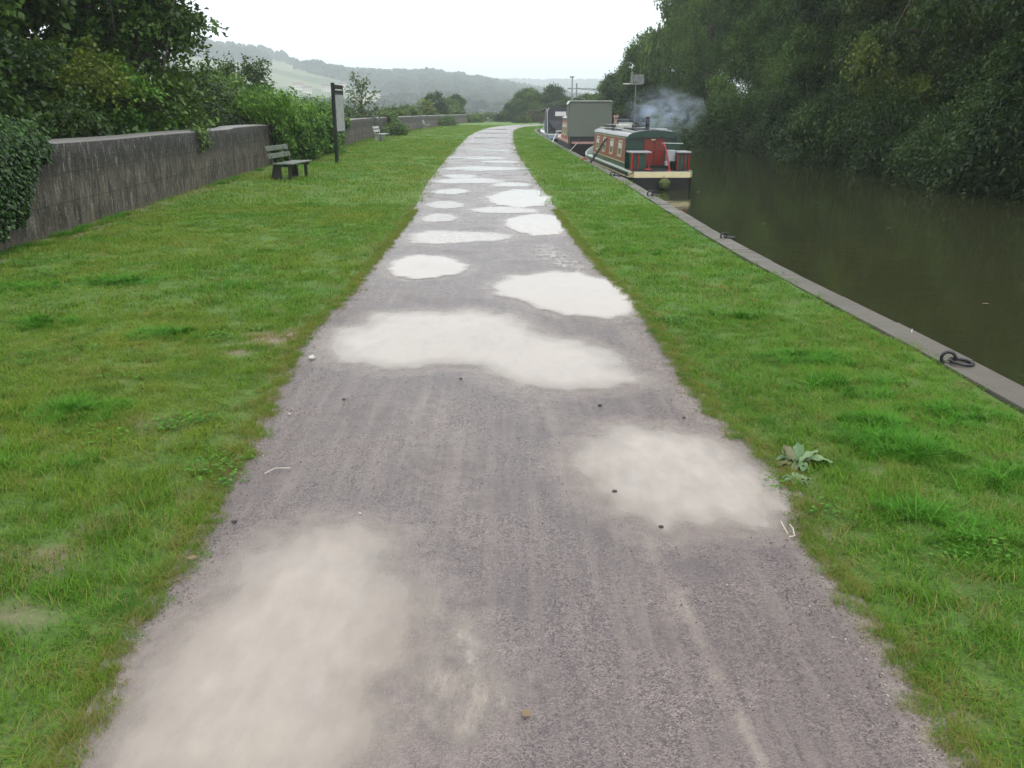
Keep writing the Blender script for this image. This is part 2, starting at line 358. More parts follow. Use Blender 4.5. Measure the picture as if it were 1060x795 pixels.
# ------------------------------------------------------------------ puddles: thin sheets of milky water with shallow, see-through margins
n = N('muddy_water'); p = n.pos(); d = n.attr('depth'); am = n.attr('amount')
al = n.math('ADD', n.math('MULTIPLY', n.math('SUBTRACT', n.noise(4.5, 5, n.scale(p, (1.4, .8, 1)), .6), .5), .75), d)
al = n.math('MULTIPLY', n.ramp(al, (.06, 0), (.22, .16), (.48, .72), (.95, 1)) if True else n.mapr(al, .08, 1.0, 0, 1), n.math('SUBTRACT', am, n.math('MULTIPLY', n.math('SUBTRACT', 1.0, am), n.mapr(n.noise(7, 5, n.scale(p, (1.6, .7, 1)), .65), .34, .66, 1.6, -1.0))), True)
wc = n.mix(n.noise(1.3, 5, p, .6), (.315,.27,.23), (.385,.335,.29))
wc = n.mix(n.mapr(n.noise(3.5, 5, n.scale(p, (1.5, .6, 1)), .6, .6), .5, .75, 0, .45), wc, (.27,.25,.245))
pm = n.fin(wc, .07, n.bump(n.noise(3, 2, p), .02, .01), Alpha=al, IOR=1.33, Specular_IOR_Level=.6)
def path_z(x, y):
    u_ = np.clip((x-plx(y))/(prx(y)-plx(y)), 0, 1); return .006+(1-(2*u_-1)**2)*.012+.003*sn(x, y, 4)
def puddle(px, soft, amt, label, group=None, z=0):
    po = puddle_poly(px); cc = po.mean(0); ks = np.linspace(0, 1, 15); k = (len(po))
    sc = 1.12
    V = [np.r_[cc, z]]; D = [1.0]
    for kk in ks[1:]:
        for q in po: V.append(np.r_[cc+(q-cc)*kk*sc, z]); D.append(0)
    V = np.array(V); V[:, 2] = path_z(V[:, 0], V[:, 1])+.0035; sdv = segdist(V[:, :2], po); size = np.sqrt(abs(np.ptp(po[:, 0])*np.ptp(po[:, 1])))
    D = np.clip(sdv*1.15/(soft*min(np.ptp(po[:, 0]), np.ptp(po[:, 1])*1.0)*.5+.015)+.22, 0, 1)
    # camber of the path: follow it so that the sheet never sinks in
    L = []; S = []; T = []
    for j in range(k): L += [0, 1+j, 1+(j+1) % k]; S.append(3*j); T.append(3)
    for i in range(len(ks)-2):
        for j in range(k):
            S.append(len(L)); T.append(4); L += [1+i*k+j, 1+(i+1)*k+j, 1+(i+1)*k+(j+1) % k, 1+i*k+(j+1) % k]
    o = mesh_np('puddle', V, L, S, T, mat=pm, attrs={'depth': D, 'amount': np.full(len(V), amt)}, smooth=True)
    return tag(o, label, 'puddle', group)
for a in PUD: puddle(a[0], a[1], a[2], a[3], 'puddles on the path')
FL = ['band of puddle across the narrowing path, nearest of the far bands','second far band of standing water across the path','small band of water at the left edge of the path far off','small band of water at the right path edge level with the red boat',
      'thin short band on the left just past the nearest far band','thin bright band spanning the path','short thin band toward the right level with the sign','hairline band of water past the sign on the path','thin far band about level with the nearest boat roof','very thin far band just before the path bends','faint far band close to the bend','faintest band of water at the bend itself']
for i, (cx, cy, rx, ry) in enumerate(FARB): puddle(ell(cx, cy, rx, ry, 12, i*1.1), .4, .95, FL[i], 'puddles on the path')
# ------------------------------------------------------------------ canal water
n = N('canal_water'); p = n.pos()
wn = n.bump(n.noise(2.2, 3, n.scale(p, (1, .7, 1)), .5), .10, .05); wn = n.bump(n.noise(14, 2, p), .03, .01, wn)
wc = n.mix(n.noise(.25, 3, p), (.023,.028,.011), (.036,.038,.016))
o = quads('water', [(2.0,-20,-.35),(15.5,-20,-.35),(15.5,62,-.35),(80,100,-.35),(300,160,-.35),(300,185,-.35),(60,137,-.35),(32,127,-.35),(17,120,-.35),(9,112,-.35),(2.2,104,-.35)], [list(range(11))], mat=n.fin(wc, .045, wn, IOR=1.33)); tag(o, kind='structure')
# ------------------------------------------------------------------ canal kerb of long stones
n = N('kerb_stone'); p = n.pos(); oi = n.n('ShaderNodeObjectInfo')
a = n.mix(n.noise(1.1, 5, p, .6), (.060,.052,.042), (.155,.138,.116)); a = n.mix(n.mapr(n.noise(28, 4, p), .5, .75, 0, .7), a, (.10,.09,.075)); a = n.mix(n.mapr(n.noise(3, 4, p), .58, .7, 0, .6), a, (.09,.10,.045))
km = n.fin(a, n.mapr(n.noise(4, 4, p), .3, .7, .35, .75), n.bump(n.noise(45, 4, p), .5, .006))
mb = MB(); seg = np.r_[0, np.cumsum(np.linalg.norm(np.diff(KE, axis=0), axis=1))]; u = 0
while u < seg[-1]-1.5:
    L_ = random.uniform(.85, 1.25) if u < 60 else 2.4
    a0 = Vector((np.interp(u, seg, KE[:, 0]), np.interp(u, seg, KE[:, 1]), 0)); b0 = Vector((np.interp(u+L_-.012, seg, KE[:, 0]), np.interp(u+L_-.012, seg, KE[:, 1]), 0))
    t = (b0-a0); M = Matrix.Translation(a0) @ Matrix.Rotation(math.atan2(t.y, t.x), 4, 'Z')
    dz = random.uniform(-.006, .006); j = random.uniform(-.008, .008)
    mb.box(0, t.length, j, .25, -.30, .022+dz, M, bev=.012)
    mb.box(-.01, t.length+.02, .03, .5, -1.45, -.301, M)
    u += L_
o = mb.build('canal_kerb', km); tag(o, kind='structure')
# ------------------------------------------------------------------ parapet wall
n = N('stained_concrete'); uv = n.uvc(); p = n.pos()
st1 = n.noise(1, 6, n.scale(uv, (5, 1.1, 1)), .65, .4); st2 = n.noise(1, 6, n.scale(uv, (15, 2.6, 1)), .7, .3); bl = n.noise(1.4, 5, uv, .6); fn = n.noise(38, 5, p, .7)
v = n.n('ShaderNodeSeparateXYZ', {0: uv}).outputs[1]
a = n.mix(n.mapr(st1, .42, .60), (.022,.018,.014), (.140,.110,.082)); a = n.mix(n.mapr(bl, .44, .56, 0, .65), a, (.034,.028,.021)); a = n.mix(n.mapr(n.noise(1, 5, n.scale(uv, (3, 1.2, 1)), .6), .5, .62, 0, .5), a, (.16,.138,.112))
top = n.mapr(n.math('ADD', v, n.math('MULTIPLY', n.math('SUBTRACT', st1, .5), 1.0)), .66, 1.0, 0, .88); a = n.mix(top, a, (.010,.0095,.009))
wf = n.math('MULTIPLY', n.mapr(st2, .53, .64), n.mapr(fn, .42, .55)); a = n.mix(n.math('MULTIPLY', wf, .75), a, (.42,.39,.36))
low = n.mapr(v, .10, .0, 0, .6); a = n.mix(n.math('MULTIPLY', low, n.mapr(bl, .3, .6)), a, (.10,.11,.05)); a = n.mix(n.math('MULTIPLY', n.mapr(n.noise(3, 4, uv), .63, .72), .5), a, (.16,.08,.03))
bk = n.n('ShaderNodeTexBrick', {'Vector': uv, 'Scale': 1, 'Mortar Size': .010, 'Brick Width': 1.9, 'Row Height': .42, 'Color1': (1,1,1), 'Color2': (.85,.85,.85), 'Mortar': (.0,.0,.0)}); bk.offset = .37
a = n.mix(n.mapr(n.math('MULTIPLY', bk.outputs[1], n.mapr(fn, .35, .6)), 0, 1, 0, .75), a, (.02,.018,.016))
speck = n.vor(30, p, 0); a = n.mix(n.mapr(speck, .12, .20, .7, 0), a, (.45,.43,.38))
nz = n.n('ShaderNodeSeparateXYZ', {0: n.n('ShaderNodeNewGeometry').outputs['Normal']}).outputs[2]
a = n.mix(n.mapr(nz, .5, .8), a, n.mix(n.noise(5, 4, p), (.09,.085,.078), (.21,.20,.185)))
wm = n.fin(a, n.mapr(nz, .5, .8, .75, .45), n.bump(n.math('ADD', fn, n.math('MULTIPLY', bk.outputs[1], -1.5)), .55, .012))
wseg = np.r_[0, np.cumsum(np.linalg.norm(np.diff(WL, axis=0), axis=1))]; us = np.arange(0, wseg[-1], .5)
prof = [(0,-.6,-.6),(0,.3,.3),(0,.7,.7),(0,1.0,1.0),(.0,1.245,1.245),(.02,1.27,1.27),(.40,1.30,1.6),(.44,1.28,1.7),(.45,-2.0,4.5)]
PTs = np.zeros((len(us), len(prof), 3)); UV = np.zeros((len(us), len(prof), 2))
for i, u_ in enumerate(us):
    c0 = np.array([np.interp(u_, wseg, WL[:, 0]), np.interp(u_, wseg, WL[:, 1])]); c1 = np.array([np.interp(u_+.3, wseg, WL[:, 0]), np.interp(u_+.3, wseg, WL[:, 1])]); t = c1-c0; t /= np.linalg.norm(t)+1e-9
    if i == len(us)-1: t = tprev
    tprev = t; nn = np.array([-t[1], t[0]]); step = .03 if c0[1] > 24.6 else 0
    for j, (dd, z_, vv) in enumerate(prof):
        PTs[i, j] = (*(c0+nn*(dd+.008*math.sin(u_*1.1+j))), z_+(step+.006*math.sin(u_*.9) if z_ > .9 else 0)); UV[i, j] = (u_, vv)
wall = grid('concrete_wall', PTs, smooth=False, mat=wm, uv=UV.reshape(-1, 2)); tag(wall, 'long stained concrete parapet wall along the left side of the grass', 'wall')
# ------------------------------------------------------------------ scatter by geometry nodes (stuff only)
def proto_col(name, objs):
    c_ = bpy.data.collections.new(name)
    for o in objs:
        for cc in list(o.users_collection): cc.objects.unlink(o)
        c_.objects.link(o)
    return c_
def scatter(name, pts, rot, scl, idx, coll, hue=None):
    me = bpy.data.meshes.new(name); pts = np.asarray(pts, np.float32); me.vertices.add(len(pts)); me.vertices.foreach_set('co', pts.ravel())
    a = me.attributes.new('rot', 'FLOAT_VECTOR', 'POINT'); a.data.foreach_set('vector', np.asarray(rot, np.float32).ravel())
    a = me.attributes.new('scl', 'FLOAT_VECTOR', 'POINT'); a.data.foreach_set('vector', np.asarray(scl, np.float32).ravel())
    a = me.attributes.new('idx', 'INT', 'POINT'); a.data.foreach_set('value', np.asarray(idx, np.int32))
    a = me.attributes.new('hue', 'FLOAT', 'POINT'); a.data.foreach_set('value', np.asarray(hue if hue is not None else rng.random(len(pts)), np.float32))
    o = bpy.data.objects.new(name, me); COL.objects.link(o)
    g_ = bpy.data.node_groups.new(name, 'GeometryNodeTree'); g_.interface.new_socket('Geometry', in_out='INPUT', socket_type='NodeSocketGeometry'); g_.interface.new_socket('Geometry', in_out='OUTPUT', socket_type='NodeSocketGeometry')
    gi = g_.nodes.new('NodeGroupInput'); go = g_.nodes.new('NodeGroupOutput'); ip = g_.nodes.new('GeometryNodeInstanceOnPoints'); ci = g_.nodes.new('GeometryNodeCollectionInfo')
    ci.inputs[0].default_value = coll; ci.inputs['Separate Children'].default_value = True; ci.inputs['Reset Children'].default_value = True
    def na(nm, tp):
        x = g_.nodes.new('GeometryNodeInputNamedAttribute'); x.data_type = tp; x.inputs[0].default_value = nm; return x.outputs[0]
    g_.links.new(gi.outputs[0], ip.inputs['Points']); g_.links.new(ci.outputs[0], ip.inputs['Instance']); ip.inputs['Pick Instance'].default_value = True
    g_.links.new(na('idx', 'INT'), ip.inputs['Instance Index']); g_.links.new(na('rot', 'FLOAT_VECTOR'), ip.inputs['Rotation']); g_.links.new(na('scl', 'FLOAT_VECTOR'), ip.inputs['Scale'])
    g_.links.new(ip.outputs[0], go.inputs[0])
    md = o.modifiers.new('scatter', 'NODES'); md.node_group = g_
    return tag(o, kind='stuff')
# ------------------------------------------------------------------ grass
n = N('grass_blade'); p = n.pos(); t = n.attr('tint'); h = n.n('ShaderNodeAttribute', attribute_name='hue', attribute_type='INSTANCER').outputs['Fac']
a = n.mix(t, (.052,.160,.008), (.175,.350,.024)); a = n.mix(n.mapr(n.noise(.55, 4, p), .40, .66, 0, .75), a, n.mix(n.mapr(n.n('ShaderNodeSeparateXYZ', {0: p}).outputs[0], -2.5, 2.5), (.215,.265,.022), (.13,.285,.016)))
a = n.mix(n.mapr(n.noise(3.1, 4, p), .50, .68, 0, .6), a, (.036,.145,.010)); a = n.mix(n.mapr(n.noise(1.5, 3, n.scale(p, (1, 1, 5))), .6, .75, 0, .4), a, (.22,.24,.04))
a = n.mix(n.mapr(t, .93, .97), a, (.34,.27,.10)); a = n.mix(n.mapr(h, .92, 1.0, 0, .75), a, (.25, .215, .06))
n.fin(a, .5); n.p.inputs['Specular IOR Level'].default_value = .22
tr = n.n('ShaderNodeBsdfTranslucent', {'Color': a}); ms = n.n('ShaderNodeMixShader', {0: .3, 1: n.p.outputs[0], 2: tr.outputs[0]}); n.t.links.new(ms.outputs[0], n.out.inputs[0]); gm = n.m
n = N('tussock_blade'); p = n.pos(); t = n.attr('tint'); a = n.mix(t, (.026,.125,.004), (.085,.265,.012)); a = n.mix(n.mapr(t, .85, .97, 0, .3), a, (.26,.36,.12)); n.p.inputs['Specular IOR Level'].default_value = .15; tm = n.fin(a, .6)
def blades(name, nb_, rad, h0, h1, w_, mat, lean=.5, segs=2):
    V = []; Q = []; Tn = []
    for _ in range(nb_):
        r = rad*math.sqrt(random.random()); th = random.random()*6.283; bx, by = r*math.cos(th), r*math.sin(th)
        hh = random.uniform(h0, h1); az = random.random()*6.283; ln = hh*random.uniform(.1, lean*2); wv = w_*random.uniform(.6, 1.3)
        px_, py_ = -math.sin(az)*wv/2, math.cos(az)*wv/2; tn = random.random()
        b = len(V)
        for s_ in range(segs+1):
            k = s_/segs; x = bx+math.cos(az)*ln*k*k; y = by+math.sin(az)*ln*k*k; z = hh*(k-.18*k*k*lean*2)-.008; ww = 1-.85*k**1.6
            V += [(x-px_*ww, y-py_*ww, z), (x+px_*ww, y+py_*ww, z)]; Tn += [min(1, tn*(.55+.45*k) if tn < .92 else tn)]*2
        for s_ in range(segs): Q.append((b+2*s_, b+2*s_+1, b+2*s_+3, b+2*s_+2))
    return quads(name, V, Q, mat=mat, attrs={'tint': Tn}, smooth=True)
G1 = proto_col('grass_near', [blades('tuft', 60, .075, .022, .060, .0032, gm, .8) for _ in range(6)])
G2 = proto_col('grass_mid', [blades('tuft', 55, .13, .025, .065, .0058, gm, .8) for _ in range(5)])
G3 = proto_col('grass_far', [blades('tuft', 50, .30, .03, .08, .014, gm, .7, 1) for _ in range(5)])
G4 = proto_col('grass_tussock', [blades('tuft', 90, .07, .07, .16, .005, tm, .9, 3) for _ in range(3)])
def area_pts(y0, y1, dens):
    xs0, xs1 = -12, 4.2; nn_ = int((xs1-xs0)*(y1-y0)*dens); x = rng.uniform(xs0, xs1, nn_); y = rng.uniform(y0, y1, nn_)
    jit = .04*sn(y, x*0, 9.7)+.025*sn(y, x*0, 27)+.03*rng.standard_normal(nn_)
    k = kx(y); ok = (x > wx(y)+.03) & (x < k-.27+.06*sn(x*0, y, 6)+.02*rng.standard_normal(nn_)) & ((x < plx(y)+.015+jit) | (x > prx(y)-.015+jit))
    ok &= rng.random(nn_) > bare(x, y)*.80
    # inside the camera's sideways reach, with a margin for views a step to the side
    ok &= (np.abs(x) < .72*np.maximum(y, 0)+3.0)
    return x[ok], y[ok]
def grass(name, y0, y1, dens, coll, npro, s0, s1):
    x, y = area_pts(y0, y1, dens); m = len(x); z = lawn_z(x, y)
    hs_ = (1+.45*sn(x, y, 1.9)+.25*sn(x, y, 6.1))*rng.uniform(s0, s1, m); e = np.minimum(np.abs(x-plx(y)), np.abs(x-prx(y))); hs_ *= .55+.45*np.clip(e/.25, 0, 1)
    hs_ *= 1+.6*np.exp(-((x-wx(y))/.25)**2)
    return scatter(name, np.c_[x, y, z], np.c_[rng.normal(0, .12, m), rng.normal(0, .12, m), rng.uniform(0, 6.28, m)], np.c_[np.full(m, 1.), np.full(m, 1.), hs_], rng.integers(0, npro, m), coll, np.where(rng.random(m) < .55*np.exp(-(e/.13)**2)+.5*bare(x, y)+.07, 1.0, .9*rng.random(m)))
grass('grass', -2, 7.5, 290, G1, 6, .8, 1.25)
grass('grass', 7.5, 17, 85, G2, 5, .8, 1.3)
grass('grass', 17, 60, 16, G3, 5, .8, 1.2)
grass('grass', 60, 125, 5, G3, 5, 1.0, 1.6)
yy = rng.uniform(1, 16, 5000)**1.0; sd_ = rng.random(5000) < .5; of = rng.normal(.005, .03, 5000)+.03*sn(yy, yy*0, 31)+.02*sn(yy, yy*0, 11)
xx = np.where(sd_, plx(yy)-of, prx(yy)+of); m = len(xx)
scatter('grass', np.c_[xx, yy, xx*0+.004], np.c_[rng.normal(0, .3, m), rng.normal(0, .3, m), rng.uniform(0, 6.28, m)], np.c_[np.full(m, .55), np.full(m, .55), rng.uniform(.35, .9, m)], rng.integers(0, 6, m), G1, np.where(rng.random(m) < .5, 1.0, .9*rng.random(m)))
TUS = [(70,428,.34,26),(185,347,.36,20),(125,292,.45,24),(45,335,.3,14),(925,462,.30,26),(905,440,.2,12),(945,470,.2,12),(840,372,.35,16),(940,535,.2,6),(35,480,.3,6),(1010,560,.25,8),(880,400,.4,10),(660,262,.5,10),(320,212,.5,9),(240,298,.35,6),(760,330,.4,9),(30,300,.5,16),(1035,500,.25,8),(980,430,.3,8)]
tp = []
for px, py, rr, k in TUS:
    g0 = G(px, py)
    for _ in range(k*3): a_ = random.random()*6.28; r_ = rr*random.random()**.8; tp.append((g0[0]+r_*math.cos(a_)*1.1, g0[1]+r_*math.sin(a_)*.8, -.01, random.uniform(.45, 1.0)*(1-.4*r_/rr)))
tp = np.array(tp); tp = tp[(tp[:, 0] < kx(tp[:, 1])-.42) & (tp[:, 0] > wx(tp[:, 1])+.1)]
scatter('tussock_grass', tp[:, :3], np.c_[rng.normal(0, .2, len(tp)), rng.normal(0, .2, len(tp)), rng.uniform(0, 6.28, len(tp))], np.repeat(tp[:, 3:4], 3, 1), rng.integers(0, 3, len(tp)), G4)
# longer grass at the foot of the wall and along the kerb
yy = rng.uniform(2, 120, 2600); xx = wx(yy)+.05+np.abs(rng.normal(0, .10, len(yy))); kk_ = (sn(yy, yy*0, .9)+sn(yy, yy*0, 3)) > .1
yy, xx = yy[kk_], xx[kk_]
scatter('tussock_grass', np.c_[xx, yy, xx*0-.01], np.c_[xx*0, xx*0, rng.uniform(0, 6.28, len(xx))], np.repeat(rng.uniform(.4, .95, (len(xx), 1)), 3, 1), rng.integers(0, 3, len(xx)), G4)
# clover-like weed leaves in the turf
n = N('weed_leaf'); t = n.attr('tint'); n.p.inputs['Specular IOR Level'].default_value = .15; cm = n.fin(n.mix(t, (.030,.11,.008), (.08,.21,.02)), .6)
def weed(name, k, rad, sz):
    V = []; Q = []; T_ = []
    for _ in range(k):
        a_ = random.random()*6.28; r_ = rad*random.random()**.6; c_ = Vector((r_*math.cos(a_), r_*math.sin(a_), random.uniform(.015, .045))); az = random.random()*6.28
        d_ = Vector((math.cos(az), math.sin(az), random.uniform(-.3, .3))); s_ = Vector((-d_.y, d_.x, random.uniform(-.3, .3))); L_ = sz*random.uniform(.6, 1.2); b = len(V)
        V += [c_-d_*L_*.5, c_+s_*L_*.35, c_+d_*L_*.5, c_-s_*L_*.35]; Q.append((b, b+1, b+2, b+3)); T_ += [random.random()]*4
    return quads(name, V, Q, mat=cm, attrs={'tint': T_})
GW = proto_col('weeds', [weed('weed', 40, .10, .022) for _ in range(3)])
x, y = area_pts(1.5, 14, 60); kk_ = ((sn(x+3, y+1, 1.6)+.5*sn(x, y, 5)) > .62) & (rng.random(len(x)) < .6); x, y = x[kk_], y[kk_]
scatter('clover', np.c_[x, y, x*0], np.c_[x*0, x*0, rng.uniform(0, 6.28, len(x))], np.repeat(rng.uniform(.7, 1.3, (len(x), 1)), 3, 1), rng.integers(0, 3, len(x)), GW)
# gravel
n = N('gravel'); oi = n.n('ShaderNodeAttribute', attribute_name='hue', attribute_type='INSTANCER').outputs['Fac']; gv = n.fin(n.ramp(oi, (0, (.075,.060,.060)), (.5, (.16,.13,.125)), (.85, (.28,.24,.22)), (1, (.5,.47,.43))), .4)
def stone(name):
    b = bmesh.new(); bmesh.ops.create_icosphere(b, subdivisions=1, radius=1)
    for v_ in b.verts: v_.co = Vector((v_.co.x*random.uniform(.7, 1.2), v_.co.y*random.uniform(.7, 1.2), v_.co.z*random.uniform(.5, .9)))
    me = bpy.data.meshes.new(name); b.to_mesh(me); b.free(); me.materials.append(gv); o = bpy.data.objects.new(name, me); COL.objects.link(o); return o
GS = proto_col('stones', [stone('stone') for _ in range(4)])
m = 26000; y = 1.2+7.5*rng.random(m)**1.3; u_ = rng.random(m); e = rng.random(m) < .5; u_ = np.where(e, np.where(rng.random(m) < .5, np.abs(rng.normal(0, .05, m)), 1-np.abs(rng.normal(0, .05, m))), u_)
x = plx(y)*(1-u_)+prx(y)*u_; sdm = np.full(m, -9.)
for po in polys[:5]: sdm = np.maximum(sdm, segdist(np.c_[x, y], po))
kk_ = sdm < -.05; x, y, u_ = x[kk_], y[kk_], u_[kk_]; s_ = .0012+.0030*rng.random(len(x))**6
scatter('gravel', np.c_[x, y, .008+.012*(1-(2*u_-1)**2)+s_*.2], rng.uniform(0, 6.28, (len(x), 3)), np.repeat(s_[:, None], 3, 1), rng.integers(0, 4, len(x)), GS)
# ------------------------------------------------------------------ leaves, crowns, trees
def leaf_cloud(name, P0, D, U, L, Wd, tint, mat, parent=None, fold=.25):
    """one folded leaf per row: P0 base point, D direction, U up, L length, Wd width"""
    D = D/np.linalg.norm(D, axis=1, keepdims=True); S = np.cross(D, U); S /= np.linalg.norm(S, axis=1, keepdims=True)+1e-9; Nn = np.cross(S, D)
    L = L[:, None]; Wd = Wd[:, None]
    a = P0; b = P0+D*L*.45+S*Wd*.5+Nn*Wd*fold; c = P0+D*L; d = P0+D*L*.45-S*Wd*.5+Nn*Wd*fold
    V = np.stack([a, b, c, d], 1).reshape(-1, 3); i = np.arange(len(P0))*4
    T_ = np.stack([i, i+1, i+2, i, i+2, i+3], 1).reshape(-1, 3)
    return quads(name, V, T_, mat=mat, parent=parent, attrs={'tint': np.repeat(tint, 4)})
def unit(v): return v/(np.linalg.norm(v, axis=-1, keepdims=True)+1e-9)
def crown_pts(lobes, nspray, per, leaf, spread=.9, droop=.25, inner=.25, seed=0, asp=.55, clump=0.0, zmin=None, r0=.74):
    g = np.random.default_rng(seed); lob = np.array(lobes, float); vol = (lob[:, 3]*lob[:, 4]*lob[:, 5])**.667
    li = g.choice(len(lob), nspray, p=vol/vol.sum()); v = unit(g.standard_normal((nspray, 3)))
    # bumpy radius so the outline breaks into clumps
    bump = 1+.13*np.sin(v[:, 0]*5+li*1.7)*np.sin(v[:, 1]*6+li)*1.0+.09*np.sin(v[:, 2]*9+v[:, 0]*7+li*3)
    r = np.where(g.random(nspray) < inner, g.uniform(.25, .75, nspray), g.uniform(r0, 1.0, nspray)*bump)
    C = lob[li, :3]+v*r[:, None]*lob[li, 3:6]
    if clump:   # gather sprays into branch-end clumps with gaps between
        nc = max(8, int(nspray/48)); cc = C[g.choice(nspray, nc)]; ct = g.standard_normal(nc)
        d = ((C[:, None]-cc[None])**2*np.array([1, 1, 2.2])).sum(-1); jc = d.argmin(1); off = C-cc[jc]
        C = cc[jc]+off*np.array([1-clump*.75, 1-clump*.75, (1-clump)*.75]); C[:, 2] -= .22*(off[:, 0]**2+off[:, 1]**2)*clump
    out = unit(v*np.array([1, 1, .55])+g.standard_normal((nspray, 3))*.45+np.array([0, 0, .1]))
    Ls = spread*g.uniform(.5, 1.2, nspray); tn = np.clip(.42+.13*g.standard_normal(nspray)+(.22*ct[jc] if clump else 0)+.15*np.sin(C[:, 0]*1.1+C[:, 2]*1.7), 0, 1)
    u = np.tile(np.linspace(0, 1, per), (nspray, 1))+g.uniform(-.06, .06, (nspray, per))
    Pp = C[:, None]+out[:, None]*(u*Ls[:, None])[..., None]; Pp[..., 2] -= droop*Ls[:, None]*u*u
    Pp += g.standard_normal(Pp.shape)*leaf*.55
    Dr = out[:, None]*.6+g.standard_normal(Pp.shape)*.7+np.array([0, 0, -.35]); Up = g.standard_normal(Pp.shape)*.45+np.array([0, 0, 1.0])
    n_ = nspray*per; L = leaf*g.uniform(.6, 1.35, n_); tint = np.clip(np.repeat(tn, per)+.13*g.standard_normal(n_), 0, 1)
    Pp = Pp.reshape(-1, 3); Dr = Dr.reshape(-1, 3); Up = Up.reshape(-1, 3)
    if zmin is not None:
        k = Pp[:, 2] > zmin; Pp, Dr, Up, L, tint = Pp[k], Dr[k], Up[k], L[k], tint[k]
    return Pp, Dr, Up, L, L*asp, tint
n = N('bark'); a = n.mix(n.noise(3, 6, n.scale(n.obj(), (4, 4, .6))), (.035,.028,.02), (.12,.10,.075)); BARK = n.fin(a, .9, n.bump(n.noise(8, 5, n.scale(n.obj(), (3, 3, .5))), .8, .03))
def limbs(lobes, h0, rad, nl, seed, base_z=0):
    rr = random.Random(seed); mb = MB(); top = max(l[2] for l in lobes)
    cx = sum(l[0] for l in lobes)/len(lobes); cy = sum(l[1] for l in lobes)/len(lobes)
    pts = [Vector((0, 0, base_z))]; m = 7
    for i in range(1, m+1):
        k = i/m; pts.append(Vector((cx*.6*k+rr.uniform(-.15, .15), cy*.6*k+rr.uniform(-.15, .15), base_z+(top-base_z)*k)))
    mb.tube(pts, [rad*(1.25 if i == 0 else 1)*(1-.85*i/m) for i in range(m+1)], 9)
    for k in range(nl):
        l = rr.choice(lobes); s_ = rr.uniform(.3, .85); i = s_*m; a_ = pts[int(i)].lerp(pts[min(m, int(i)+1)], i-int(i)); v_ = Vector((rr.gauss(0, 1), rr.gauss(0, 1), rr.gauss(.3, .8))).normalized()
        e = Vector((l[0]+v_.x*l[3]*.9, l[1]+v_.y*l[4]*.9, l[2]+v_.z*l[5]*.9)); q = a_.lerp(e, .5)+Vector((rr.uniform(-.3, .3), rr.uniform(-.3, .3), rr.uniform(0, .6)))
        r0 = rad*(1-.8*s_)*.55; mb.tube([a_, a_.lerp(q, .5)+Vector((0, 0, .1)), q, q.lerp(e, .5)+Vector((0, 0, .12)), e], [r0, r0*.8, r0*.55, r0*.3, r0*.1], 6)
    return mb
def tree(name, loc, lobes, leafm, label, cat='tree', group=None, nspray=1400, per=26, leaf=.12, trunk=.22, nl=16, seed=1, base_z=0, **k):
    root = empty(name, loc, label=label, cat=cat, group=group)
    limbs(lobes, 0, trunk, nl, seed, base_z).build('trunk', BARK, root, True)
    leaf_cloud('crown', *crown_pts(lobes, nspray, per, leaf, seed=seed, **k), leafm, root)
    return root
M_DARK = leafmat('leaf_dark', (.012,.038,.008), (.10,.195,.030), (.12,.13,.02), .35)
M_MID = leafmat('leaf_mid', (.026,.075,.012), (.21,.34,.065), (.17,.19,.03), .5)
M_YEL = leafmat('leaf_yellowish', (.040,.085,.012), (.22,.29,.035), (.24,.22,.035), .9)
M_SYC = leafmat('leaf_sycamore', (.024,.068,.011), (.16,.29,.045), (.16,.15,.035), .4)
M_BRI = leafmat('leaf_bright', (.045,.14,.014), (.20,.39,.035), (.24,.27,.05), .6)
M_IVY = leafmat('leaf_ivy', (.014,.048,.008), (.075,.18,.028), None, 0, .28)
M_PALE = leafmat('leaf_pale', (.07,.12,.045), (.20,.27,.11), (.30,.30,.12), .5)
M_RUST = leafmat('leaf_rusty', (.07,.06,.03), (.20,.15,.08), None)
# ---- right bank: a wall of big trees, crowns hanging to the water
def lobset(seed, W, H, n_=9, low=True):
    r_ = random.Random(seed); o = []
    for i in range(n_):
        k = i/(n_-1); z = H*(.12+.72*k); sp = W*(1-.55*k**2); a_ = r_.random()*6.28
        o.append((sp*.45*math.cos(a_), sp*.45*math.sin(a_), z, sp*.55*r_.uniform(.8, 1.1), sp*.55*r_.uniform(.8, 1.1), H*.17*r_.uniform(.85, 1.25)))
    return o
BR = 'big trees crowding the far bank of the canal'
pr = []
pr.append(tree('broadleaf_tree', (0,0,0), lobset(1, 5.0, 13), M_DARK, '-', group=BR, nspray=5200, per=26, leaf=.135, inner=.12, seed=1, trunk=.35, clump=.66, spread=.8, droop=.45))
pr.append(tree('broadleaf_tree', (0,0,0), lobset(2, 5.4, 12, 10), M_YEL, '-', group=BR, nspray=5000, per=26, leaf=.14, inner=.12, seed=2, trunk=.35, clump=.66, spread=.85, droop=.45))
pr.append(tree('broadleaf_tree', (0,0,0), lobset(3, 4.6, 14), M_MID, '-', group=BR, nspray=4800, per=26, leaf=.135, inner=.12, seed=3, trunk=.35, clump=.66, spread=.8, droop=.45))
pr.append(tree('willow_tree', (0,0,0), lobset(4, 4.2, 15, 11), M_MID, '-', group=BR, nspray=4800, per=28, leaf=.14, inner=.12, seed=4, trunk=.35, clump=.55, spread=1.2, droop=.7, asp=.35))
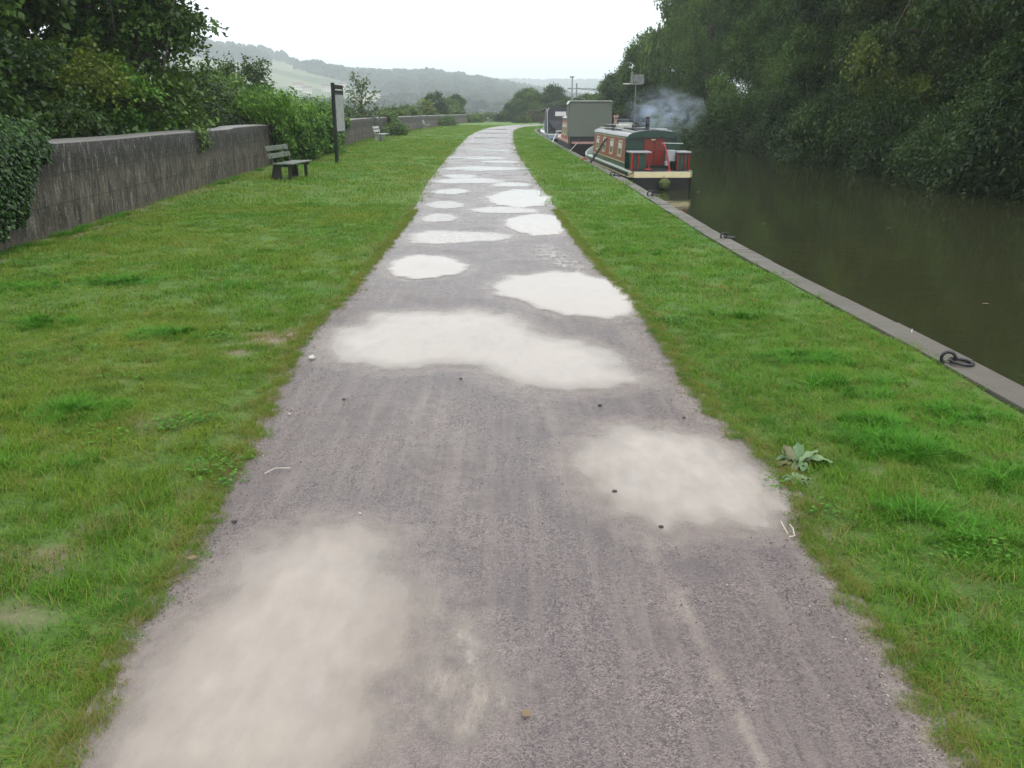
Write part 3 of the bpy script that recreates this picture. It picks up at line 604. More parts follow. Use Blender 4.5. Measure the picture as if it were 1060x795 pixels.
RB = [ # px centre at water line, distance, proto, scale xy, scale z, label
 (1200, 19.0, 0, .95, 1.1, 'dark tree at the right edge whose boughs hang low over the canal'),
 (1090, 23.0, 0, .85, 1.05, 'dark green tree just inside the right edge above the canal corner'),
 (985, 27.0, 0, .95, 1.1, 'very dark broad tree leaning over the water, second from the right edge'),
 (905, 33.5, 1, .85, 1.1, 'broad tree with yellowing branch tips halfway along the far bank'),
 (835, 40.0, 0, .95, 1.15, 'dark tree left of the yellowing one on the far bank'),
 (778, 46.0, 3, .95, 1.1, 'light green drooping tree right of the blue smoke'),
 (765, 56.0, 2, 1.0, 1.2, 'tall tree directly behind the drifting smoke'),
 (727, 70.0, 3, 1.0, 1.35, 'tall hazy tree rising behind the aerial, its edge against the sky'),
 (1330, 18.5, 2, 1.0, 1.0, 'tree on the far bank just beyond the right edge'),
]
used = set()
def place(pi, loc, rz, sx, sz, label):
    o = pr[pi] if pi not in used else copy_tree(pr[pi]); used.add(pi)
    o.location = loc; o.rotation_euler = (0, 0, rz); o.scale = (sx, sx, sz); o['label'] = label; return o
for i, (px, t, pi, sx, sz, lab) in enumerate(RB):
    X0 = (px-530)/F*t; X0 = max(X0, 13.2+3.4*sx) if t < 60 else X0
    place(pi, (X0, t*1.03, .1), i*1.9+.5, sx, sz, lab)
BK = [(23,26,0,'dark tree filling the gap behind the right edge trees'),(22,36,2,'tree standing back behind the second dark tree of the far bank'),(22,47,0,'dark tree standing back behind the yellowing tree'),(20.5,59,3,'tree standing back between the drooping tree and the smoke'),(20,74,2,'tree in the second row beyond the smoke'),(30,30,1,'tall rear tree near the right edge of the far wood'),(30,44,0,'tall rear tree in the middle of the far wood'),(29,60,1,'tall rear tree at the left of the far wood'),(26,17,0,'rear tree right of the frame above the near water')]
for i, (x_, y_, pi, lab) in enumerate(BK): place(pi, (x_, y_, .8), i*2.3, 1.25, 1.5, lab)
# bushes overhanging the waterline
sh = []
for sd, mt in ((21, M_DARK), (22, M_DARK)):
    sh.append(tree('overhanging_bush', (0,0,0), [(0,0,.9,1.7,2.0,1.1),(-.7,.8,.5,1.1,1.2,.8),(-.5,-1,.7,1.2,1.2,.9)], mt, '-', 'bush', 'bushes overhanging the far waterline', 1500, 26, .085, .06, 8, sd, clump=.35, droop=.6))
BU = ['lowest bush dipping into the water near the right edge','dark bush over the water second from the right edge','dark green bush over the water third from the right edge','dark bush on the waterline under the dark broad tree','bush on the waterline under the yellowing branches','dark bush on the waterline just left of the yellowing tree','dark green bush at the waterline under the drooping tree','dark bush at the waterline right of the smoke','small bush at the waterline behind the smoke','farthest bush at the waterline beyond the boats']
for i, lab in enumerate(BU):
    y_ = [19.5,22.5,26,29.5,33,37.5,42,47.5,54,62][i]; o = sh[i] if i < 2 else copy_tree(sh[i % 2])
    o.location = (14.5+.4*math.sin(i*2.1), y_, -.3); o.rotation_euler = (0, 0, .3*math.sin(i)); s_ = 1.0+.25*math.sin(i*1.7); o.scale = (s_*1.15, s_*1.3, s_*1.35); o['label'] = lab
# ---- hazy trees beyond the boats and the bend
def dome(seed, W, H, n_=9):
    r_ = random.Random(seed); o = [(0, 0, H*.45, W*.62, W*.62, H*.42)]
    for i in range(n_):
        a_ = i*2.4; q_ = (i+.5)/n_; o.append((W*.62*math.sqrt(q_)*math.cos(a_), W*.62*math.sqrt(q_)*math.sin(a_), H*(.80-.5*q_)+r_.uniform(-.4, .4), W*.36, W*.36, H*.2))
    return o
far_p = [tree('hedgerow_tree', (0,0,0), dome(31, 3.9, 8), M_MID, '-', group='trees beyond the moored boats', nspray=1500, per=20, leaf=.24, seed=31, trunk=.2, clump=.5),
         tree('hedgerow_tree', (0,0,0), dome(32, 4.1, 7.5), M_DARK, '-', group='trees beyond the moored boats', nspray=1500, per=20, leaf=.24, seed=32, trunk=.2, clump=.5)]
FT = [(664,90,0,.85,1.35,'hazy rounded tree directly left of the aerial head'),(640,105,1,.85,.95,'hazy tree above the top right corner of the green canvas'),(612,125,0,.9,.62,'low hazy tree behind the green canvas cover'),(592,150,1,1.2,.62,'low hazy tree at the foot of the thin mast'),
      (570,160,1,1.05,.95,'right one of two dark trees beyond the path bend'),(545,158,0,.95,.85,'left one of two dark trees beyond the path bend'),(533,165,1,.8,.55,'small tree at the left end of the clump beyond the bend'),(668,82,1,1.0,.75,'leafy tree low behind the roof of the green and red boat'),(708,84,0,1.3,2.2,'big hazy tree behind the smoke in the second row'),(630,150,0,1.1,1.0,'faint tree far behind the canvas covered boat')]
for i, (px, t, pi, sx, sz, lab) in enumerate(FT):
    o = far_p[i] if i < 2 else copy_tree(far_p[pi]); o.location = ((px-530)/F*t, t*1.04, -.2); o.rotation_euler = (0, 0, i*1.3); o.scale = (sx, sx, sz); o['label'] = lab
FB = [(556,150,.5,M_RUST,'tan dry looking shrub in front of the two dark trees'),(540,142,.3,M_MID,'low green shrub where the path disappears'),(525,160,.45,M_DARK,'dark shrub at the far end of the wall'),(570,138,.3,M_RUST,'tuft of brown scrub left of the dark canvas boat'),(510,168,.4,M_MID,'green shrub behind the farthest bench')]
for i, (px, t, s_, mt, lab) in enumerate(FB):
    o = tree('shrub', ((px-530)/F*t, t*1.04, 0), [(0,0,1.3,3.2,2,1.7),(2.0,.5,.8,2,1.5,1.1),(-2,.3,.9,2,1.5,1.2)], mt, lab, 'shrub', 'shrubs beyond the path bend', 500, 14, .32, .05, 5, 50+i, clump=.5); o.scale = (s_*1.5, s_*1.5, s_*1.5)
# ---- left side, behind the wall
def cl(lst): return [(x, y, z, a, b, c_) for x, y, z, a, b, c_ in lst]
tree('sycamore_tree', (-13.5, 17.5, -6), cl([(0,0,8.6,4.2,4.0,2.0),(1.2,1.8,10.6,2.8,3.0,1.8),(-2,-3.5,9.6,3.6,3.4,2.4),(2.3,-2.0,8.4,2.2,3.0,1.5),(0,1,13,4.2,4.0,2.6),(-2.6,-5,13,4.6,4,2.8)]), M_SYC, 'large dark sycamore rising behind the near end of the wall', nspray=4200, per=26, leaf=.17, trunk=.32, nl=26, seed=61, clump=.40, spread=1.0, droop=.45, asp=.8, base_z=-4)
tree('sycamore_tree', (-10.4, 23.5, -5), cl([(-.2,0,7.3,1.9,2.2,1.4),(.2,.4,9.4,1.7,1.7,1.4),(-.6,-.4,11.6,2.2,2.0,1.8),(.5,1.4,11.2,1.3,1.5,1.1),(-1.5,1,9.0,2,2,1.8),(2.3,.4,9.6,.5,.5,.3)]), M_SYC, 'slimmer sycamore reaching its right hand branches out against the sky', nspray=2500, per=24, leaf=.15, trunk=.2, nl=30, seed=62, clump=.55, spread=1.1, droop=.4, asp=.8, base_z=-4, inner=.15)
tree('ash_tree', (-14.6, 47, -8), cl([(0,0,10.2,3.0,3.0,1.2),(2.0,0,9.4,2.4,2.4,1.0),(-2.0,.5,9.6,2.6,2.4,1.2),(.3,0,11.6,1.9,2,.8),(3.4,.2,8.3,1.8,2.2,.9),(-1,0,8,3,3,1.3)]), M_MID, 'spreading flat topped tree behind the wall left of the bright ivy', nspray=1700, per=22, leaf=.19, trunk=.25, nl=24, seed=63, clump=.6, spread=1.1, base_z=-4)
tree('hazel_tree', (-15, 33, -6), cl([(0,0,6.8,3.2,3.6,2.0),(2,2,5.8,2.4,2.4,1.5),(-2,-2,8.2,3,3,2)]), M_YEL, 'lower yellow green tree filling in behind the middle of the near wall', nspray=1800, per=22, leaf=.17, trunk=.2, nl=14, seed=64, clump=.45, base_z=-4)
tree('hazel_tree', (-11.5, 12.5, -5), cl([(0,0,6.4,3.0,3.0,1.8),(-1,2.5,7.6,2.6,2.6,1.6),(-2,-2,8,3,3,2)]), M_DARK, 'dark tree at the left edge above the ivy covered wall', nspray=2300, per=24, leaf=.14, trunk=.2, nl=14, seed=65, clump=.4, base_z=-4, asp=.75)
BW = 'shrubs growing up behind the wall'
def bush(px, t, back, s_, h, mt, lab, seed, ns=600, leaf=.11, name='bramble_bush', wx_=1.0, base=-1.2):
    h += .7 if px < 300 else .2
    tt = np.arange(7, 260, .25); off = back+s_*.75; j_ = np.argmin(np.abs((px-530)/F*tt-(wx(tt*1.03)-off))); t = tt[j_] if px < 495 else t
    Y0 = t*1.03; X0 = wx(Y0)-off
    return tree(name, (X0, Y0, base), [(0,0,(h-base)*.55,s_*wx_,s_*1.3,(h-base)*.5),(.2*s_,.7*s_,(h-base)*.42,s_*.8*wx_,s_,(h-base)*.42),(-.3*s_,-.7*s_,(h-base)*.45,s_*.8,s_,(h-base)*.44)], mt, lab, 'bush', BW, ns, 22, leaf, .04, 8, seed, clump=.45, spread=.6, asp=.7)
bush(40, 12.5, 1.3, 1.3, 2.1, M_DARK, 'dark bramble just right of the ivy on the wall', 71, 900)
bush(85, 15.0, 1.3, 1.3, 2.3, M_YEL, 'yellow green bramble behind the wall near its left end', 72, 900)
bush(125, 17.5, 1.3, 1.2, 2.2, M_BRI, 'bright green bramble behind the near wall below the big sycamore', 73, 800)
bush(165, 20.5, 1.4, 1.5, 2.6, M_SYC, 'dense dark shrub behind the near wall under the slimmer sycamore', 74, 900)
bush(205, 24.0, 1.4, 1.5, 2.3, M_DARK, 'dark shrub whose twigs hang over the wall top', 75, 900, .12)
bush(240, 27.5, 1.4, 1.4, 2.4, M_MID, 'leafy shrub behind the wall left of the bench', 76, 800, .13)
bush(262, 31.0, 1.4, 1.5, 2.1, M_BRI, 'light green shrub behind the wall directly above the bench', 77, 800, .13)
bush(372, 44.0, 1.0, 1.3, 2.3, M_DARK, 'dark shrub behind the wall immediately right of the sign', 78, 500, .15)
bush(405, 55.0, 1.0, 1.8, 2.2, M_YEL, 'low light green shrub behind the wall right of the sapling', 79, 500, .2)
bush(424, 66.0, 1.2, 2.0, 2.6, M_MID, 'green shrub behind the wall above the ivy post', 80, 500, .24)
bush(440, 82.0, 1.5, 2.4, 2.8, M_YEL, 'yellowish shrub behind the far wall above the second bench', 81, 500, .26)
bush(453, 92.0, 1.5, 2.0, 4.2, M_DARK, 'taller dark shrub with spiky tops behind the far wall', 82, 500, .28)
bush(470, 100.0, 1.5, 2.2, 5.0, M_DARK, 'dark pointed shrub, tallest behind the far wall', 83, 500, .28)
bush(500, 150.0, 1.5, 3.4, 3.0, M_MID, 'green bush behind the very end of the wall', 84, 400, .4)
# rusty sprig, sapling
sx_, sy_ = (380-530)/F*61, 61*1.03
root = empty('sapling', (sx_-.2, sy_, -1.2), label='slim young tree with sparse pale leaves rising behind the wall right of the sign', cat='tree')
mb = MB(); g = np.random.default_rng(5); pp = []; 
for k in range(13):
    h_ = .9+k*.27; a_ = k*2.4; e = Vector((math.cos(a_)*(1.5-.09*k), math.sin(a_)*(1.5-.09*k), h_+.95+.05*k)); s_ = Vector((0, 0, h_+.2)); mb.tube([s_, s_.lerp(e, .5)+Vector((0, 0, -.1)), e], [.03, .018, .006], 5)
    for u_ in np.linspace(.25, 1.05, 70): pp.append(s_.lerp(e, u_)+Vector(g.standard_normal(3)*.16))
mb.tube([(0,0,0),(.05,0,2.4),(0,.05,5.0)], [.07, .045, .008], 7); mb.build('trunk', BARK, root, True); root.scale = (1.25, 1.25, .95)
pp = np.array(pp); m = len(pp); leaf_cloud('crown', pp, g.standard_normal((m, 3)), g.standard_normal((m, 3))*.4+np.array([0, 0, 1]), g.uniform(.15, .26, m), g.uniform(.10, .16, m), g.random(m), M_PALE, root)
# ---- ivy on the wall (sheets of leaves held close to the wall, both faces and top)
def wallpt(u_, dd, z):
    c0 = np.stack([np.interp(u_, wseg, WL[:, 0]), np.interp(u_, wseg, WL[:, 1])], -1); c1 = np.stack([np.interp(u_+.3, wseg, WL[:, 0]), np.interp(u_+.3, wseg, WL[:, 1])], -1); t = unit(c1-c0)
    nn = np.stack([t[:, 1], -t[:, 0]], -1); return np.c_[c0+nn*dd[:, None], z], nn
def u_of_y(y_): return float(np.interp(y_, WL[:, 1], wseg))
def ivy(name, label, y0, y1, profile, nleaf, leaf, mat, thick=.18, seed=3, group=None, top=.25):
    g = np.random.default_rng(seed); u0, u1 = u_of_y(y0), u_of_y(y1); f = g.random(nleaf*3); u_ = u0+(u1-u0)*f
    k = g.random(len(f)); lo = profile(f, 0); hi = profile(f, 1); z = lo+(hi-lo)*g.random(len(f)); ok = (z > lo) & (g.random(len(f)) < np.clip((hi-lo), 0, 1)); 
    u_, z, k, hi = u_[ok][:nleaf], z[ok][:nleaf], k[ok][:nleaf], hi[ok][:nleaf]; m = len(u_)
    th = thick*(.6+.7*sn(u_*1.6, z*2, 1.3)+.35*sn(u_*5, z*5, 1)+.35*g.random(m)); z = z+.25*thick*sn(u_*6, z*2, 1.); over = np.clip((z-1.2)/.5, 0, 1); dd = np.where(over > 0, th-over*g.random(m)*(.6+top*2), th*np.sqrt(k))
    Pp, nn = wallpt(u_, np.maximum(dd, .012)*(over == 0)+dd*(over > 0), z)
    D = np.c_[nn*.6, -np.ones(m)*.9]+g.standard_normal((m, 3))*.35; U = np.c_[nn*1.0, np.ones(m)*.45]+g.standard_normal((m, 3))*.3
    root = empty(name, tuple(Pp.mean(0)*[1, 1, 0]), label=label, cat='ivy' if 'ivy' in name else 'shrub', group=group)
    o = leaf_cloud('leaves', Pp-np.array(root.location), D, U, leaf*g.uniform(.6, 1.3, m), leaf*.85*g.uniform(.6, 1.3, m), np.clip(.35+.3*g.standard_normal(m)+.25*over, 0, 1), mat, root)
    for _ in range(10 if name == 'ivy_bush' else 0):
        mb = MB(); uu = u0+(u1-u0)*random.random(); a_, _n = wallpt(np.array([uu]), np.array([.02]), np.array([.1])); b_, _n = wallpt(np.array([uu+random.uniform(-.3, .3)]), np.array([.03]), np.array([1.2])); a_ = a_[0]-np.array(root.location); b_ = b_[0]-np.array(root.location); mb.tube([a_, (a_+b_)/2+[.01, .03, 0], b_], [.012, .009, .006], 5).build('stem', BARK, root)
    return root
def pf_left(f, w_):
    if w_: return 1.48+.12*np.sin(f*9)+.08*np.sin(f*31)-np.clip((f-.9)*3.0, 0, .3)
    return np.clip(.06+1.45*np.clip((f-.55)/.45, 0, 1)**1.0+.12*np.sin(f*25)+.09*np.sin(f*61), .0, 2)
ivy('ivy_curtain', 'glossy dark ivy curtain spilling over the left end of the wall', 7.6, 13.0, pf_left, 13000, .070, M_IVY, .14, 3)
def pf_b(f, w_): return (2.12+.30*np.sin(f*6.3+1)+.20*np.sin(f*17)+.12*np.sin(f*41))*(.80+.20*np.clip(np.sin(np.clip(f, 0, 1)*3.14)*2.2, 0, 1)) if w_ else np.zeros_like(f)+.0
ivy('ivy_bush', 'big bright green ivy bush smothering the wall between bench and sign', 29.6, 40.5, pf_b, 26000, .135, M_BRI, .75, 4, top=.6)
def pf_p(f, w_): return 1.75+.2*np.sin(f*9) if w_ else np.zeros_like(f)+.02
ivy('ivy_clump', 'narrow column of ivy climbing the far wall beyond the first distant bench', 71, 76, pf_p, 1800, .20, M_MID, .35, 5)
def pf_s(f, w_): return 1.42+.05*np.sin(f*20) if w_ else .85+.35*np.sin(f*9)**2
ivy('ivy_sprig', 'small sprig of leaves hanging over the wall top under the slimmer sycamore', 20.8, 21.9, pf_s, 260, .10, M_MID, .08, 6)
ivy('ivy_tuft', 'little tuft of ivy over the wall top just before the first distant bench', 47, 49, pf_s, 260, .15, M_MID, .08, 7)
for px, t, s_, lab in ((414, 66, .62, 'low dark bush at the wall foot between the first two distant benches'), (464, 112, .8, 'small dark bush at the foot of the far wall'), (498,150,1.0,'little bush beside the farthest bench')):
    Y0 = t*1.03; o = tree('wall_foot_bush', (wx(Y0)+.9, Y0, 0), [(0,0,.5,1.0,1.0,.6),(.3,.8,.4,.8,.8,.5)], M_MID, lab, 'bush', 'bushes at the foot of the wall', 260, 16, .17, .03, 4, int(px), clump=.3, spread=.5); o.scale = (s_*1.3,)*3
# ------------------------------------------------------------------ distant woods and valley trees
n = N('far_wood'); h = n.n('ShaderNodeAttribute', attribute_name='hue', attribute_type='INSTANCER').outputs['Fac']; fw = n.fin(n.mix(h, (.018,.042,.022), (.05,.09,.04)), .8)
def farcrown(seed):
    g = np.random.default_rng(seed); m = 420; v = unit(g.standard_normal((m, 3))); v[:, 2] = np.abs(v[:, 2])*1.2-.25; r = 1+.22*np.sin(v[:, 0]*5+seed)*np.sin(v[:, 1]*5)
    Pp = v*r[:, None]*np.array([.5, .5, .62])+np.array([0, 0, .42]); return leaf_cloud('far_tree', Pp, v+g.standard_normal((m, 3))*.5, g.standard_normal((m, 3)), np.full(m, .17), np.full(m, .14), g.random(m), fw)
FP = proto_col('far_trees', [farcrown(i) for i in range(4)])
g = np.random.default_rng(21); m = 80000; az = g.uniform(-.72, .30, m); Rr = 190+g.random(m)**.62*2500; x = Rr*np.sin(az); y = Rr*np.cos(az)
fld = sn(x*.9+50, y, .0105)+.55*sn(x, y+90, .030)+.35*smooth(-.22, -.05, az)-.18*smooth(1000, 1350, Rr)*(az < -.17); hedge = (np.abs(sn(x+120, y-60, .009)) < .03)
ok = ((fld > .12) | hedge | (Rr < 560)) & (wx(y)-x > 12); ok |= (y > 235) & (Rr < 600) & (x < 200) & (x > -400); ok |= (y > 235) & ((fld > .12) | hedge) & (az < .2)
ok &= (Rr < 1600) | (Rr > 2350); ok &= g.random(m) < np.where(Rr < 560, .55, .8)
x, y, Rr = x[ok], y[ok], Rr[ok]; z = terrain(x, y); m = len(x); s_ = g.uniform(7, 13.5, m)*np.where(Rr < 560, .8, 1)
scatter('far_woods', np.c_[x, y, z-.5], np.c_[x*0, x*0, g.uniform(0, 6.28, m)], np.c_[s_*1.1, s_*1.1, s_*g.uniform(.7, 1.1, m)], g.integers(0, 4, m), FP)
# houses on the hillside
HW = paint('house_wall', (.62,.58,.50), .8, .1); HR = paint('house_roof', (.19,.13,.11), .8); HG = paint('house_glass', (.04,.05,.06), .15)
def house(px, py, t, wd, dp, ht, rz, lab):
    
    for t in np.arange(330, 1600, 8):
        X0, Y0, _z = P(px, py+2, t); Z0 = float(terrain(np.array([X0]), np.array([Y0]))[0])
        if Z0 >= _z: break
    sc_ = t/1400
    r = empty('hillside_house', (X0, Y0, Z0+1), rz, label=lab, cat='house', group='pale houses on the hazy hillside')
    r.scale = (sc_, sc_, sc_)
    MB().box(-wd/2, wd/2, -dp/2, dp/2, -4, ht).build('wall', HW, r)
    m_ = MB(); b = m_.b; hh = ht*.55
    A = [b.verts.new(q) for q in ((-wd/2-.4,-dp/2-.4,ht),(wd/2+.4,-dp/2-.4,ht),(wd/2+.4,dp/2+.4,ht),(-wd/2-.4,dp/2+.4,ht),(-wd/2-.4,0,ht+hh),(wd/2+.4,0,ht+hh))]
    for q in ((0,1,5,4),(2,3,4,5),(1,2,5),(3,0,4),(3,2,1,0)): b.faces.new([A[i] for i in q])
    rf = m_.build('roof', HR, r); MB().box(wd*.3, wd*.3+.9, -.5, .5, ht+hh*.6, ht+hh+1.2).build('chimney', HW, rf)
    for i in range(int(wd//2.6)):
        for zz in (1.0, 3.6):
            if zz < ht-1: xx = -wd/2+1.2+i*2.6; MB().box(xx, xx+1.1, -dp/2-.05, -dp/2+.05, zz, zz+1.3).build('window', HG, r)
house(309, 91, 700, 16, 9, 6, .3, 'pale house low on the hill, leftmost of those seen left of the sign')
house(318, 95, 660, 14, 8, 6, .1, 'pale house just above the bright ivy bush')
house(338, 93, 640, 14, 8, 6, -.1, 'pale house touching the sign on its left')
house(355, 91, 630, 9, 10, 6.5, .9, 'white gabled house just right of the sign head')
house(445, 88, 720, 17, 9, 6.5, .1, 'lone pale house among the woods above the far wall')
# ------------------------------------------------------------------ bench, sign
wood_g = paint('wet_green_wood', (.14,.17,.13), .3, .35, sc=6); dark_m = paint('dark_bench_frame', (.020,.022,.020), .4, .3); slat_p = paint('pale_wet_slat', (.36,.38,.36), .25, .25, sc=6)
def bench(loc, rz, label, frame=dark_m, sm=wood_g, L_=1.75):
    r = empty('park_bench', loc, rz, label=label, cat='bench', group='benches facing the path along the wall')
    mb = MB()                      # local x: towards the path, y: along the bench
    for x0 in (.02, .16, .30, .44): mb.box(x0, x0+.11, -L_/2, L_/2, .405, .44, bev=.006)
    mb.build('seat', sm, r)
    mb = MB()
    for z0, xo in ((.55, -.055), (.74, -.105)):
        M = Matrix.Translation((xo, 0, z0)) @ Matrix.Rotation(R(-14), 4, 'Y'); mb.box(-.018, .018, -L_/2, L_/2, 0, .125, M, bev=.006)
    mb.build('backrest', sm, r)
    for sy in (-1, 1):
        y0 = sy*(L_/2-.18); mb = MB(); mb.tube([(.03, y0, .36), (-.03, y0, .5), (-.16, y0, .9)], .022, 6)
        mb.build('back_post', frame, r)
        mb = MB(); b = mb.b; prof = [(-.10,-.05),(.20,-.05),(.17,.34),(.50,.34),(.50,.40),(0,.40)]
        A = [b.verts.new((x_, y0-.05, z_)) for x_, z_ in prof]; B = [b.verts.new((x_, y0+.05, z_)) for x_, z_ in prof]; k = len(prof)
        b.faces.new(A); b.faces.new(B[::-1])
        for i in range(k): b.faces.new((A[i], B[i], B[(i+1) % k], A[(i+1) % k]))
        mb.build('leg', frame, r)
        mb = MB().box(.38, .45, y0-.04, y0+.04, -.05, .34); mb.build('leg', frame, r)
    return r
bx, by = G(300, 187); bench((bx-.35, by+.75, 0), R(-4), 'dark green slatted bench on the grass left of the tall sign')
for px, py, lab, rz in ((394, 146, 'nearest of the distant pale benches, standing against the wall past the sign', -3), (441, 133.6, 'second of the distant pale benches, well beyond the ivy column', 0)):
    q = G(px, py); bench((q[0]-.15, q[1], 0), R(rz), lab, slat_p, slat_p)
q = G(506.5, 126.4); bench((q[0]-.15, q[1], 0), R(-10), 'tiny white bench where the wall ends, farthest of all', slat_p, slat_p)
q = G(349, 168.5); r = empty('information_sign', (q[0], q[1], 0), R(-7), label='tall dark post sign with a pale notice panel seen almost edge on', cat='sign')
sgn = paint('sign_paint', (.012,.018,.018), .35, .2); pale = paint('notice_panel', (.42,.44,.45), .3, .08)
MB().box(-.055, .055, -.055, .055, -.2, 2.66, bev=.01).build('post', sgn, r)
MB().box(-.03, .03, .06, 1.05, 2.30, 2.60, bev=.006).build('header', sgn, r); MB().box(-.025, .025, .06, 1.05, 1.02, 2.295, bev=.004).build('frame', sgn, r)
MB().box(.0255, .034, .10, 1.0, 1.06, 2.27).build('notice', pale, r)
mb = MB()
for i, (a_, b_) in enumerate(((.15,.32),(.36,.46),(.5,.72),(.78,.92))): mb.box(.0305, .033, a_, b_, 2.42, 2.455)
mb.build('lettering', paint('white_mark', (.8,.8,.78), .5, .02), r)
# masts beyond the boats
met = paint('galvanised', (.22,.23,.24), .5, .15)
X0, Y0, Z0 = P(592.5, 78, 115); r = empty('street_lamp', (X0, Y0, 0), label='thin tall grey mast rising behind the green canvas cover', cat='lamp post'); MB().tube([(0,0,-.5),(0,0,3),(0,0,Z0-.3)], [.13,.11,.08], 8).build('mast', met, r); MB().box(-.35, .25, -.15, .15, Z0-.3, Z0-.12, bev=.03).build('lamp_head', met, r)
X0, Y0, Z0 = P(597, 86, 150); r = empty('utility_pole', (X0, Y0, 0), label='faint utility pole with wires just right of the thin mast', cat='pole'); MB().tube([(0,0,-.5),(0,0,Z0)], [.16,.12], 7).build('post', met, r)
MB().box(-1.6, 1.6, -.06, .06, Z0-1.0, Z0-.85).build('crossarm', met, r)
for xx in (-1.5, 0, 1.5): MB().tube([(xx, 0, Z0-.8), (xx+9, 4, Z0-1.5), (xx+20, 8, Z0-1.6), (xx+34, 14, Z0-.6)], .035, 5).build('wire', sgn, r)
# ------------------------------------------------------------------ mooring rings
iron = paint('wet_iron', (.045,.045,.048), .3, .3, .6, 8)
def ring(px, py, label, s_=1.0, rz=.0):
    x_, y_ = G(px, py, .02); r = empty('mooring_ring', (x_, y_, .022), rz, label=label, cat='mooring ring', group='iron mooring rings on the canal kerb'); r.scale = (s_,)*3
    MB().torus((0,0,.035), .045, .012, Matrix.Rotation(R(90), 3, 'X') @ Matrix.Rotation(0, 3, 'Z')).build('staple', iron, r, True)
    MB().torus((.085,.0,.016), .075, .0115, Matrix.Rotation(R(6), 3, 'Y')).build('ring', iron, r, True); return r
ring(981, 376, 'large iron mooring ring lying on the kerb in the foreground at right', 1.0, R(-18))
ring(749, 247, 'second nearest mooring ring, midway along the open kerb', 1, .2)
ring(673, 203, 'mooring ring on the kerb just short of the green and red boat', 1.3, .1)
ring(634, 182, 'mooring ring on the kerb beside the stern of the green and red boat', 1.3, 0)
# ------------------------------------------------------------------ boats (local: y from the near end forward, x right, z from the water)
RED = paint('red_cabin_paint', (.27,.042,.022), .35, .2, sc=1.5); GRN = paint('dark_green_paint', (.009,.042,.026), .3, .2); BLK = paint('black_hull', (.006,.006,.007), .6, .4); CRM = paint('cream_paint', (.68,.60,.36), .4, .12, sc=5)
ROOF = paint('wet_grey_roof', (.075,.085,.088), .18, .4, sc=3); MGRN = paint('mid_green_paint', (.035,.12,.05), .35, .2); BRED = paint('bright_red_paint', (.27,.010,.010), .35, .15); DRED = paint('door_red', (.17,.020,.012), .35, .2); GLS = paint('window_glass', (.10,.12,.12), .08, .2); LGRN = paint('pale_line', (.50,.58,.50), .4, .1)
CAN = paint('green_canvas', (.135,.155,.135), .75, .10, sc=1.2); CANT = paint('canvas_top', (.55,.60,.52), .6, .1); NAVY = paint('navy_canvas', (.055,.058,.075), .6, .2); PINK = paint('faded_pink_paint', (.45,.27,.24), .5, .2); WHT = paint('white_paint', (.72,.72,.70), .4, .08); BLU = paint('pale_blue_hull', (.28,.36,.42), .35, .2); GREYP = paint('grey_plastic', (.33,.34,.36), .4, .1); DK = paint('dark_clutter', (.03,.032,.034), .4, .4)
def hull_outline(L_, W_, k=14, stern=.45):
    """half-breadths along y"""
    o = []
    for i in range(k+1):
        y_ = stern*(i/k); o.append((y_, W_*(.84+.16*math.sin(i/k*math.pi/2))))
    for i in range(1, k+1):
        u_ = i/k; y_ = L_-3.2+3.2*u_; o.append((y_, max(.03, W_*(1-u_**2.3))))
    return o
def band(out, z0, z1, off0, off1, rise=.35, L_=13):
    mb = MB(); b = mb.b; rz = lambda y_: rise*max(0, (y_-(L_-3.6))/3.6)**2; rings = []
    for y_, hw in out:
        rings.append([b.verts.new((-(hw+off0), y_, z0+rz(y_)*.6)), b.verts.new((-(hw+off1), y_, z1+rz(y_))), b.verts.new((hw+off1, y_, z1+rz(y_))), b.verts.new((hw+off0, y_, z0+rz(y_)*.6))])
    for A, B in zip(rings, rings[1:]):
        for i in range(4): b.faces.new((A[i], A[(i+1) % 4], B[(i+1) % 4], B[i]))
    b.faces.new(rings[0]); b.faces.new(rings[-1][::-1]); return mb
def cabin(r, y0, y1, z0, z1, hb, ht, side, roofm, camber=.16, front=None):
    mb = MB(); pr_ = [(-hb, z0), (hb, z0), (ht, z1)]+[(ht*math.cos(a_), z1+camber*math.sin(a_)) for a_ in np.linspace(.35, math.pi-.35, 7)]+[(-ht, z1)]
    mb.prism(pr_, y0, y1); c_ = mb.build('cabin', side, r)
    ro = [(ht+.03, z1-.01), (ht+.03, z1+.03)]+[((ht+.03)*math.cos(a_), z1+.035+camber*math.sin(a_)) for a_ in np.linspace(.3, math.pi-.3, 9)]+[(-ht-.03, z1+.03), (-ht-.03, z1-.01)]
    rr_ = MB().prism(ro, y0-.10, y1+.05).build('roof', roofm, r); return c_, rr_
def side_x(z, z0, z1, hb, ht): return hb+(ht-hb)*(z-z0)/(z1-z0)
